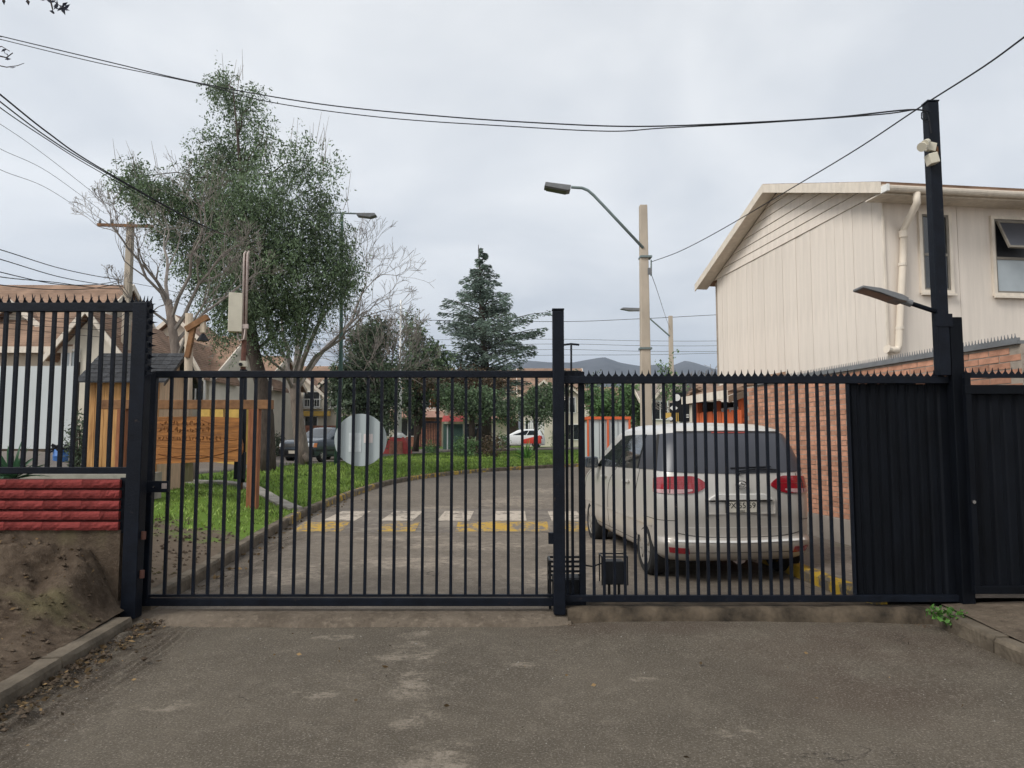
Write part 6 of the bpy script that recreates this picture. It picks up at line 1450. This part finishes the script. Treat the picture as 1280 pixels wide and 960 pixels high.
leafy('green_tree', 'feathery green tree just right of the flagpole', 520, 558, 47, [(512, 404, 8, 12, 40), (516, 418, 12, 14, 80), (524, 434, 20, 16, 130), (545, 436, 14, 10, 60), (512, 455, 20, 20, 200), (535, 455, 24, 20, 220), (520, 485, 26, 20, 260), (545, 480, 20, 18, 160), (515, 510, 16, 16, 120), (555, 450, 18, 12, 90)], M['leaf_mid'], .2, .20, .4, .9, 3)
leafy('rust_tree', 'small rust brown tree in front of the cedar', 592, 556, 44, [(592, 474, 34, 12, 200), (570, 480, 22, 12, 120), (615, 476, 22, 10, 110), (592, 490, 24, 10, 100), (540, 478, 20, 12, 90)], M['leaf_brown'], .1, .17, .2, .9, 2)
leafy('rust_tree', 'thin orange leaved sapling beside the green locker', 548, 556, 50, [(548, 490, 11, 8, 45), (546, 500, 10, 10, 45)], M['leaf_rust'], .07, .2, .2, .8, 1)
leafy('broadleaf_tree', 'spreading green tree with crooked limbs left of the cedar trunk', 590, 556, 42, [(575, 500, 22, 16, 220), (595, 505, 20, 18, 220), (612, 498, 16, 16, 150), (630, 512, 20, 12, 170), (560, 492, 14, 12, 100), (648, 505, 10, 10, 70)], M['leaf_mid'], .2, .17, .3, 1.0, 3)
leafy('small_tree', 'small round tree on a thin trunk near the white railing', 668, 560, 47, [(672, 495, 16, 14, 170), (685, 505, 16, 14, 170), (660, 508, 14, 12, 120), (675, 518, 16, 10, 130), (690, 490, 10, 12, 80)], M['leaf_mid'], .09, .16, .2, .9, 1)
leafy('dense_tree', 'bushy green tree behind the orange kiosk', 772, 556, 48, [(765, 500, 22, 18, 240), (790, 498, 20, 18, 220), (748, 508, 16, 18, 160), (778, 515, 26, 14, 240), (742, 495, 12, 14, 90)], M['leaf_bush'], .2, .2, .3, 1.0, 2, z=zr(48))
leafy('slim_tree', 'thin green sapling top seen just left of the short pole', 833, 540, 36, [(833, 458, 3.5, 10, 16), (832, 472, 4, 8, 16), (836, 480, 5, 8, 18), (845, 488, 8, 8, 40)], M['leaf_bush'], .05, .16, .1, .8, 1, z=zr(36))
leafy('dense_tree', 'dark shrubby tree by the far twin lamp post', 709, 556, 58, [(710, 468, 6, 5, 20), (705, 480, 10, 12, 60), (740, 478, 10, 8, 40)], M['leaf_dark'], .1, .25, .2, .8, 1, z=zr(58))
# the cedar
YC = 48; xc = PX(607, YC, 555); zc = hl(xc, YC)
ce = empty('cedar_tree', (xc, YC, zc), 'tall layered blue green cedar with bare leader, at the centre', 'tree')
b = MB(); ztop = PZ(306, YC); b.tube([(xc, YC, zc - .2), (xc + .05, YC, zc + 4), (xc - .25, YC, zc + 9), (PX(598, YC, 306), YC, ztop)], [.42, .33, .2, .02], 9)
cs = []; random.seed(12)
prof_l = [(306, 0), (330, 9), (352, 22), (370, 32), (395, 48), (415, 55), (440, 50), (465, 48), (490, 50), (505, 30)]; prof_r = [(306, 0), (330, 8), (350, 18), (370, 24), (395, 38), (405, 62), (425, 78), (445, 70), (465, 62), (490, 50), (505, 30)]
nb_ = 190
for i in range(nb_):
    py = 312 + (500 - 312) * (i / nb_) ** .85; a = random.uniform(0, 2 * math.pi); pr = prof_r if math.cos(a) > 0 else prof_l
    R_ = float(np.interp(py, [p[0] for p in pr], [p[1] for p in pr])) * YC / F_PX * random.choice((random.uniform(.4, 1.0), random.uniform(.8, 1.3))) + .15
    z_ = PZ(py, YC); zq = (ztop - z_) / (ztop - zc); p0 = Vector((xc - .25 * (1 - zq), YC, z_)); rise = random.uniform(.25, .55) * R_ if py > 370 else .2 * R_
    pts = [p0 + Vector((math.cos(a) * R_ * t, math.sin(a) * R_ * t, rise * t - .18 * R_ * t * t)) for t in (0, .35, .7, 1)]
    b.tube(pts, [.05, .035, .022, .008], 4, cap=False)
    n = int(24 + 40 * R_); t = rng.random(n) ** .75 * .92 + .08; PT = np.array([list(p) for p in pts]); xi = t * 3; j = np.minimum(xi.astype(int), 2); fr_ = (xi - j)[:, None]
    cc = PT[j] * (1 - fr_) + PT[j + 1] * fr_; lat = np.array([-math.sin(a), math.cos(a), 0]); sd_ = rng.normal(size=n) * .32 * (1.15 - t) * min(R_, 2.2)
    cc = cc + lat * sd_[:, None]; cc[:, 2] += rng.normal(size=n) * .05 - np.abs(sd_) * rng.uniform(.1, .7) - .10 * rng.random(n) * min(R_, 2)
    dd = np.array([math.cos(a), math.sin(a), -.25]) + lat * (np.sign(sd_) * .9)[:, None] + rng.normal(size=(n, 3)) * .35
    L = .30 * (.6 + .7 * rng.random(n)); cs.append((cc, dd, L, L * .25))
b.build('trunk', M['bark'], ce, smooth=True); c, d, L, W = merge(cs); leaf_mesh('foliage', c, d, L, W, M['leaf_cedar'], ce)
# shrubs and spiky plants
def shrub(label, px, py, Y, rx, rz, n, m, lf=.12):
    x = PX(px, Y, py); zz = hl(x, Y); t = empty('shrub', (x, Y, zz), label, 'shrub'); k = F_PX / Y
    c, d, L, W = sprigs((x, Y, zz + rz / k * .8), (rx / k, rx / k, rz / k), n, 8, lf, droop=.05, hollow=.2, sl=.3, spread=.07); leaf_mesh('foliage', c, d, L, W, m, t)
    b = MB()
    for _ in range(7): b.tube([(x, Y, zz - .05), (x + random.uniform(-.6, .6) * rx / k, Y + random.uniform(-.5, .5) * rx / k, zz + rz / k * random.uniform(.6, 1.4))], [.03, .01], 4)
    b.build('stem', M['bark'], t)
shrub('low green shrub in front of the green locker', 582, 560, 40, 22, 13, 240, M['leaf_bush'])
shrub('dry dark shrub at the foot of the cedar', 615, 562, 39, 18, 14, 170, M['leaf_brown'])
shrub('small green shrub left of the locker, low to the ground', 540, 553, 46, 12, 6, 110, M['leaf_bush'])
shrub('leafy shrub against the cream gabled house by railing', 697, 545, 55, 10, 14, 130, M['leaf_bush'])
shrub('bright shrub left of the far hatchback', 628, 545, 54, 9, 12, 120, M['leaf_bush'])
shrub('round dark bush behind the saloon against the pale house', 352, 548, 40, 10, 16, 150, M['leaf_dark'])
shrub('climbing shrub with pale leaves on the house behind plate', 432, 520, 46, 10, 34, 170, M['leaf_yucca'])
shrub('mossy bush beside the guard hut near the grey fence', 99, 560, 18, 7, 40, 200, M['leaf_dark'], .08)
def spiky(name, label, base, n, L0, wd, m, up=.8, z=None):
    x, y, zz = base; t = empty(name, base, label, 'plant'); b = MB()
    for i in range(n):
        a = random.uniform(0, 6.28); e = random.uniform(.25, 1.45) * up; L = L0 * random.uniform(.7, 1.1); o = Vector((math.cos(a), math.sin(a), 0)); s = Vector((-math.sin(a), math.cos(a), 0)); pts = []
        for k in range(5):
            u = k / 4; pts.append(Vector((x, y, zz)) + o * L * math.cos(e) * u + Vector((0, 0, L * math.sin(e) * u - L * .28 * u ** 3 * math.cos(e))))
        wds = [.5, .9, 1, .6, .05]; k0 = len(b.v)
        for p, q in zip(pts, wds): b.v += [tuple(p - s * wd * q / 2), tuple(p + Vector((0, 0, -.25 * wd * q))), tuple(p + s * wd * q / 2)]
        for k in range(4):
            for j in range(2): b.f.append((k0 + k * 3 + j, k0 + k * 3 + j + 1, k0 + k * 3 + 4 + j, k0 + k * 3 + 3 + j))
    b.build('leaves', m, t, fix=False, kind='stuff'); return t
xk = PX(658, 36.5, 575); spiky('spiky_plant', 'bright green yucca at the lawn edge in front of the hatchback', (xk, 36.5, hl(xk, 36.5) - .05), 70, 1.15, .07, M['leaf_yucca'], 1.0)
spiky('spiky_plant', 'dark green agave behind the red block wall at the left edge', (PX(14, 8.6, 590), 8.6, PZ(600, 8.6)), 46, .50, .055, M['leaf_agave'], 1.0)
o_m = MB().lathe((PX(14, 8.6, 590), 8.6, PZ(600, 8.6) - .75), [(.28, 0), (.3, .6), (.22, .74)], 10).build('planting_mound', M['dirt'], None); o_m['kind'] = 'structure'
# weed at the kerb
wp_ = P(1189, 781, 6.28); wt = empty('weed', (wp_.x, wp_.y, wp_.z), 'small bright green weed growing at the right kerb', 'plant')
cs = []
for dx_, dy_, dz_ in ((0, 0, .05), (-.09, .03, .09), (.10, .02, .06), (.05, -.05, -.01), (-.03, 0, .10), (.13, -.03, .05), (-.14, .04, .11)):
    cs.append(sprigs((wp_.x + dx_, wp_.y + dy_ - .05, wp_.z + dz_), (.04, .04, .035), 8, 4, .036, droop=.1, hollow=.2, sl=.05, lw=.75, spread=.015))
c, d, L, W = merge(cs); leaf_mesh('leaves', c, d, L, W, M['leaf_weed'], wt)
b = MB()
for q_ in ((-.14, .04, .1), (.12, -.02, .05), (0, 0, .1), (.05, -.05, 0)): b.tube([wp_ + Vector((0, .02, -.03)), wp_ + Vector(q_)], .005, 4)
b.build('stems', M['leaf_weed'], wt)
# twigs hanging into view at the top left
YV = 5.5; ob = empty('overhanging_branch', P(-40, -30, YV), 'dark leafy twigs hanging in at the top left corner', 'branch')
b = MB(); cs = []
for pts in ([(-60, -60), (20, -25), (55, -8), (68, 2), (78, 10)], [(20, -25), (62, -5), (66, 12)], [(-60, -60), (0, -12), (5, 2)], [(10, -25), (32, -6), (36, 4)]): b.tube([P(x, y, YV) for x, y in pts], [.012, .009, .006, .004, .003][:len(pts)], 5)
for pts in ([(-80, 60), (-20, 62), (2, 58), (12, 64)], [(-80, 72), (-10, 80), (8, 84), (22, 82), (30, 79)], [(-10, 68), (8, 72), (16, 66)]): b.tube([P(x, y, YV) for x, y in pts], [.007, .005, .004, .003, .002][:len(pts)], 5)
b.build('twigs', M['bark'], ob)
def lv(px, py, a, L=.07): return (np.array([list(P(px, py, YV + random.uniform(-.1, .1)))]), np.array([[math.cos(a), random.uniform(-.3, .3), math.sin(a)]]), np.array([L]), np.array([L * .42]))
for px, py, a in ((35, 3, -1.2), (60, 1, -.8), (65, 1, .4), (72, 4, -1.5), (70, 9, -.5), (76, 12, .3), (80, 10, -.7), (84, 9, .9), (79, 14, -1.1), (83, 13, -.2), (65, 15, -.5), (4, 1, -1.4), (54, -1, .1), (70, 7, 1.2), (81, 6, .5), (77, 9, -.9)): cs.append(lv(px, py, a))
for px, py, a in ((6, 65, -1.1), (9, 69, -.8), (10, 74, .1), (16, 84, .3), (5, 63, .7)): cs.append(lv(px, py, a, .05))
c, d, L, W = merge(cs); leaf_mesh('leaves', c, d, L, W, M['leaf_black'], ob, curl=.4)
# ---------------------------------------------------------------- cables
def cable(label, pts, r, name='overhead_cable'):
    """pts: survey points (px, py, distance) joined by a smooth hanging curve"""
    r *= .78; W3 = [P(*p) for p in pts]; n = len(W3); Q = []
    for i in range(n - 1):
        p0, p1, p2, p3 = W3[max(i - 1, 0)], W3[i], W3[i + 1], W3[min(i + 2, n - 1)]
        for k in range(8):
            t = k / 8; Q.append(.5 * ((2 * p1) + (p2 - p0) * t + (2 * p0 - 5 * p1 + 4 * p2 - p3) * t * t + (-p0 + 3 * p1 - 3 * p2 + p3) * t ** 3))
    Q.append(W3[-1]); return tag(MB().tube(Q, r, 5).build(name, M['cable'], None), label, 'cable', 'overhead cables')
cable('upper of two long cables from top left to the camera pole', [(-500, -85, 15), (-60, 30, 11), (0, 45, 10.6), (130, 76, 10), (250, 104, 9.5), (400, 130, 9), (560, 146, 8.4), (700, 155, 7.9), (800, 158, 7.6), (920, 154, 7.2), (1040, 147, 6.9), (1145, 137, 6.62), (1162, 150, 6.6)], .010)
cable('lower of two long cables from top left to the camera pole', [(-500, -78, 15), (-60, 34, 11.2), (0, 49, 10.8), (120, 78, 10.1), (250, 105, 9.6), (340, 128, 9.2), (480, 147, 8.7), (640, 158, 8.2), (760, 164, 7.8), (830, 160, 7.5), (960, 153, 7.1), (1100, 143, 6.7), (1150, 137, 6.62), (1155, 150, 6.6), (1163, 144, 6.58)], .008)
cable('service cable from top right down to the tall concrete pole', [(1900, -420, 3.4), (1500, -112, 4.4), (1300, 32, 5.5), (1230, 83, 6.4), (1150, 134, 7.6), (1070, 187, 9.2), (990, 235, 11.3), (900, 288, 14.3), (850, 314, 16.4), (815, 327, 17.9)], .011)
for i, (a, m_, c3) in enumerate((((0, 118), (120, 207), (240, 275)), ((0, 127), (120, 209), (240, 276)), ((-2, 133), (118, 211), (238, 278)))):
    cable(('top', 'middle', 'bottom')[i] + ' cable of the thick bundle crossing the evergreen at left', [(-200, a[1] - 162, 6.9), (-60, a[1] - 48, 8.5), (*a, 9.5), (60, a[1] + 48 - i * 3, 10.6), (*m_, 12), (*c3, 15.5), (290, 296, 18), (345, 312, 20.5)], .016 - .003 * i)
for i, (y0, y1, x1) in enumerate(((155, 265, 152), (186, 262, 130), (212, 275, 125))):
    cable(('highest', 'middle', 'lowest')[i] + ' of the three faint thin wires at the left sky', [(-200, y0 - 114, 12), (-60, y0 - 34, 16), (0, y0, 18), (60, y0 + (y1 - y0) * .38, 20.5), (x1, y1 + 4, 24.8)], .009)
for i, (y0, ym_, y1) in enumerate(((312, 334, 350), (324, 345, 358), (340, 355, 350), (346, 353, 361), (356, 362, 352))):
    cable(('first', 'second', 'third', 'fourth', 'lowest')[i] + ' of the dark wires sagging above the left house roof', [(-200, y0 - 54, 11), (-60, y0 - 16, 15), (0, y0, 17), (70, ym_, 20.5), (120, (ym_ + y1) / 2 + 3, 23), (153, y1, 24.8)], .016)
for i, (y0, y1, y2) in enumerate(((399, 402, 393), (425, 424, 426), (433, 430, 432), (440, 437, 439), (447, 444, 441))):
    cable(('topmost', 'second', 'third', 'fourth', 'bottom')[i] + ' of the long level wires behind the middle post', [(380, y0 - 3, 44), (470, y0, 44), (690, y1, 44), (800, (y1 + y2) / 2 + 1, 44), (905, y2, 44), (1000, y2 - 5, 44)], .022 if i == 0 else .015)
cable('thin wire dropping from the tall concrete pole to the shorter one', [(815, 345, 17.9), (822, 365, 22), (832, 396, 32), (838, 412, 37.8)], .010)
cable('cable spanning the left houses from the pole to the evergreen', [(157, 352, 24.9), (230, 368, 25), (330, 400, 27), (430, 420, 34)], .012)
for i, (ya, yb_) in enumerate(((392, 398), (396, 404), (403, 412), (410, 422))):
    cable(('highest', 'upper', 'lower', 'lowest')[i] + ' of the wires crossing the leftmost house front', [(-60, ya - 4, 22.5), (0, ya, 22.8), (70, ya + 6, 23.5), (140, yb_, 24.4), (156, yb_ - 6, 24.8)], .012)
# ---------------------------------------------------------------- grass, dead leaves, pebbles
def blades():
    n = 0; V_ = []; rg = random.Random(3)
    from mathutils import noise as mn
    pts = []
    while len(pts) < 75000:
        i = rg.randrange(2, len(KP) - 30); dd = rg.random() ** 1.5 * 13 + .14; fr = rg.random(); q = KP[i].lerp(KP[i + 1], fr) + KN[i].lerp(KN[i + 1], fr) * dd
        if q.x < -10.2 or q.y > 47: continue
        nn = mn.fractal(Vector((q.x * .9, q.y * .9, 4)), .8, 2, 4); near = ss(8.0, 13.0, q.y)
        if nn * .7 + near * 1.5 - .55 < rg.uniform(0, .5): continue
        cd = min((Vector((q.x, q.y)) - p).length for p in cl[4:44:3])
        if cd < 2.75: continue
        pts.append((q.x, q.y, hl(q.x, q.y) + (nz(q.x, q.y, .9, .035) + nz(q.x, q.y, 3, .015)) * ss(.1, .8, dd), .7 + .6 * (nn > 0)))
    c = np.array(pts); N = len(c); a = rng.random(N) * 6.283; h_ = (.02 + .055 * rng.random(N)) * c[:, 3] * np.clip(c[:, 1] / 18, .8, 1.25); wd = .006 + .0008 * c[:, 1]; ln = rng.normal(size=(N, 2)) * .035
    v = np.empty((N, 3, 3)); s = np.stack([np.cos(a), np.sin(a), np.zeros(N)], 1) * wd[:, None]; base = c[:, :3] - np.array([0, 0, .02])
    v[:, 0] = base - s; v[:, 1] = base + s; v[:, 2] = base; v[:, 2, 2] += h_ + .03; v[:, 2, :2] += ln
    me = bpy.data.meshes.new('grass'); v = v.reshape(-1, 3); me.vertices.add(len(v)); me.vertices.foreach_set('co', v.ravel()); me.loops.add(3 * N); me.loops.foreach_set('vertex_index', np.arange(3 * N, dtype=np.int32)); me.polygons.add(N)
    me.polygons.foreach_set('loop_start', np.arange(0, 3 * N, 3, dtype=np.int32)); me.polygons.foreach_set('loop_total', np.full(N, 3, dtype=np.int32)); me.update(); me.materials.append(M['grass'])
    o = bpy.data.objects.new('grass', me); C.objects.link(o); tag(o, 'bright green grass covering the lawn behind the gate', 'grass', kind='stuff')
blades()
def scatter(name, label, cat, n, fn, m, size, flat=True):
    cs = np.array([fn() for _ in range(n)]); d = rng.normal(size=(n, 3)); d[:, 2] *= .25; L = size * (.4 + rng.random(n) ** 2 * 1.2)
    o = leaf_mesh(name, cs, d, L, L * .5, m, None); tag(o, label, cat, kind='stuff')
def f_gutter():
    y = random.uniform(2, 6.6); x = -3.35 + (6.87 - y) * .105 + abs(random.gauss(0, .13)) + .01; return (x, y, -.035 + random.uniform(0, .02))
def f_bank():
    y = random.uniform(2, 6.5); x0 = -3.35 + (6.87 - y) * .105 - .15; x = x0 - random.uniform(0, 2.6); return (x, y, dirt_h(x, y) + .012)
def f_street():
    y = 2.6 + 4 * random.random() ** .7; return (random.uniform(-3, 3.6), y, -.052)
def f_in():
    i = random.randrange(2, 22); q = KP[i] - KN[i] * abs(random.gauss(.03, .16)); return (q.x, q.y, zr(q.y) + .02)
scatter('leaf_litter', 'dry leaves and dirt lying in the gutter at left', 'leaf litter', 700, f_gutter, M['litter'], .04)
scatter('leaf_litter', 'scattered dry leaves on the bare dirt bank at left', 'leaf litter', 420, f_bank, M['litter'], .04)
scatter('leaf_litter', 'few tiny leaf scraps strewn on the street outside', 'leaf litter', 60, f_street, M['litter'], .035)
scatter('leaf_litter', 'dry leaves along the kerb inside the gate', 'leaf litter', 320, f_in, M['litter'], .05)
def pebbles(name, label, n, fn, m, s0, s1):
    b = MB()
    for _ in range(n):
        c = Vector(fn()); s = random.uniform(s0, s1); vs = [Vector((1, 0, 0)), Vector((-1, 0, 0)), Vector((0, 1, 0)), Vector((0, -1, 0)), Vector((0, 0, .7)), Vector((0, 0, -.7))]; q = Matrix.Rotation(random.uniform(0, 6), 3, 'Z')
        b.add([c + (q @ v) * s * random.uniform(.6, 1.2) for v in vs], [(0, 2, 4), (2, 1, 4), (1, 3, 4), (3, 0, 4), (2, 0, 5), (1, 2, 5), (3, 1, 5), (0, 3, 5)])
    tag(b.build(name, m, None, fix=False), label, 'pebbles', kind='stuff')
pebbles('pebbles', 'small pale stones lying on the dirt bank', 70, f_bank, M['kerb'], .004, .012)
pebbles('dirt_clods', 'dark clods of earth on the dirt bank and gutter', 1100, lambda: (f_bank() if random.random() < .7 else f_gutter()), M['dirt'], .008, .03)
pebbles('pebbles', 'loose grit on the street outside the gate', 110, f_street, M['concrete'], .003, .008)
def f_yard():
    q_ = random.choice(KP[1:9]).copy(); q_.y += random.uniform(-.25, .25); n_ = .2 + 1.8 * random.random(); x = q_.x - n_; return (x, q_.y, hl(x, q_.y) + .005)
pebbles('dirt_clods', 'earth clods on the bare verge just inside the gate', 500, f_yard, M['dirt'], .008, .035)
def f_foot(): return (random.uniform(.5, 3.7), 6.5 - abs(random.gauss(0, .05)), -.06)
pebbles('dirt_clods', 'crumbs of soil along the foot of the fence footing', 260, f_foot, M['dirt'], .006, .022)
# ---------------------------------------------------------------- the hazy air
hm = bpy.data.materials.new('hazy_air'); hm.use_nodes = True; t = hm.node_tree; t.nodes.clear()
ho = t.nodes.new('ShaderNodeOutputMaterial'); pv = t.nodes.new('ShaderNodeVolumePrincipled'); pv.inputs['Density'].default_value = .00019; pv.inputs['Color'].default_value = (.66, .80, 1, 1); pv.inputs['Anisotropy'].default_value = .2
t.links.new(pv.outputs[0], ho.inputs['Volume'])
hz_ = MB().bb(-9000, 9000, -300, 8900, -2, 900).build('haze', hm, None); tag(hz_, 'pale thin haze in the air', 'haze', kind='stuff')
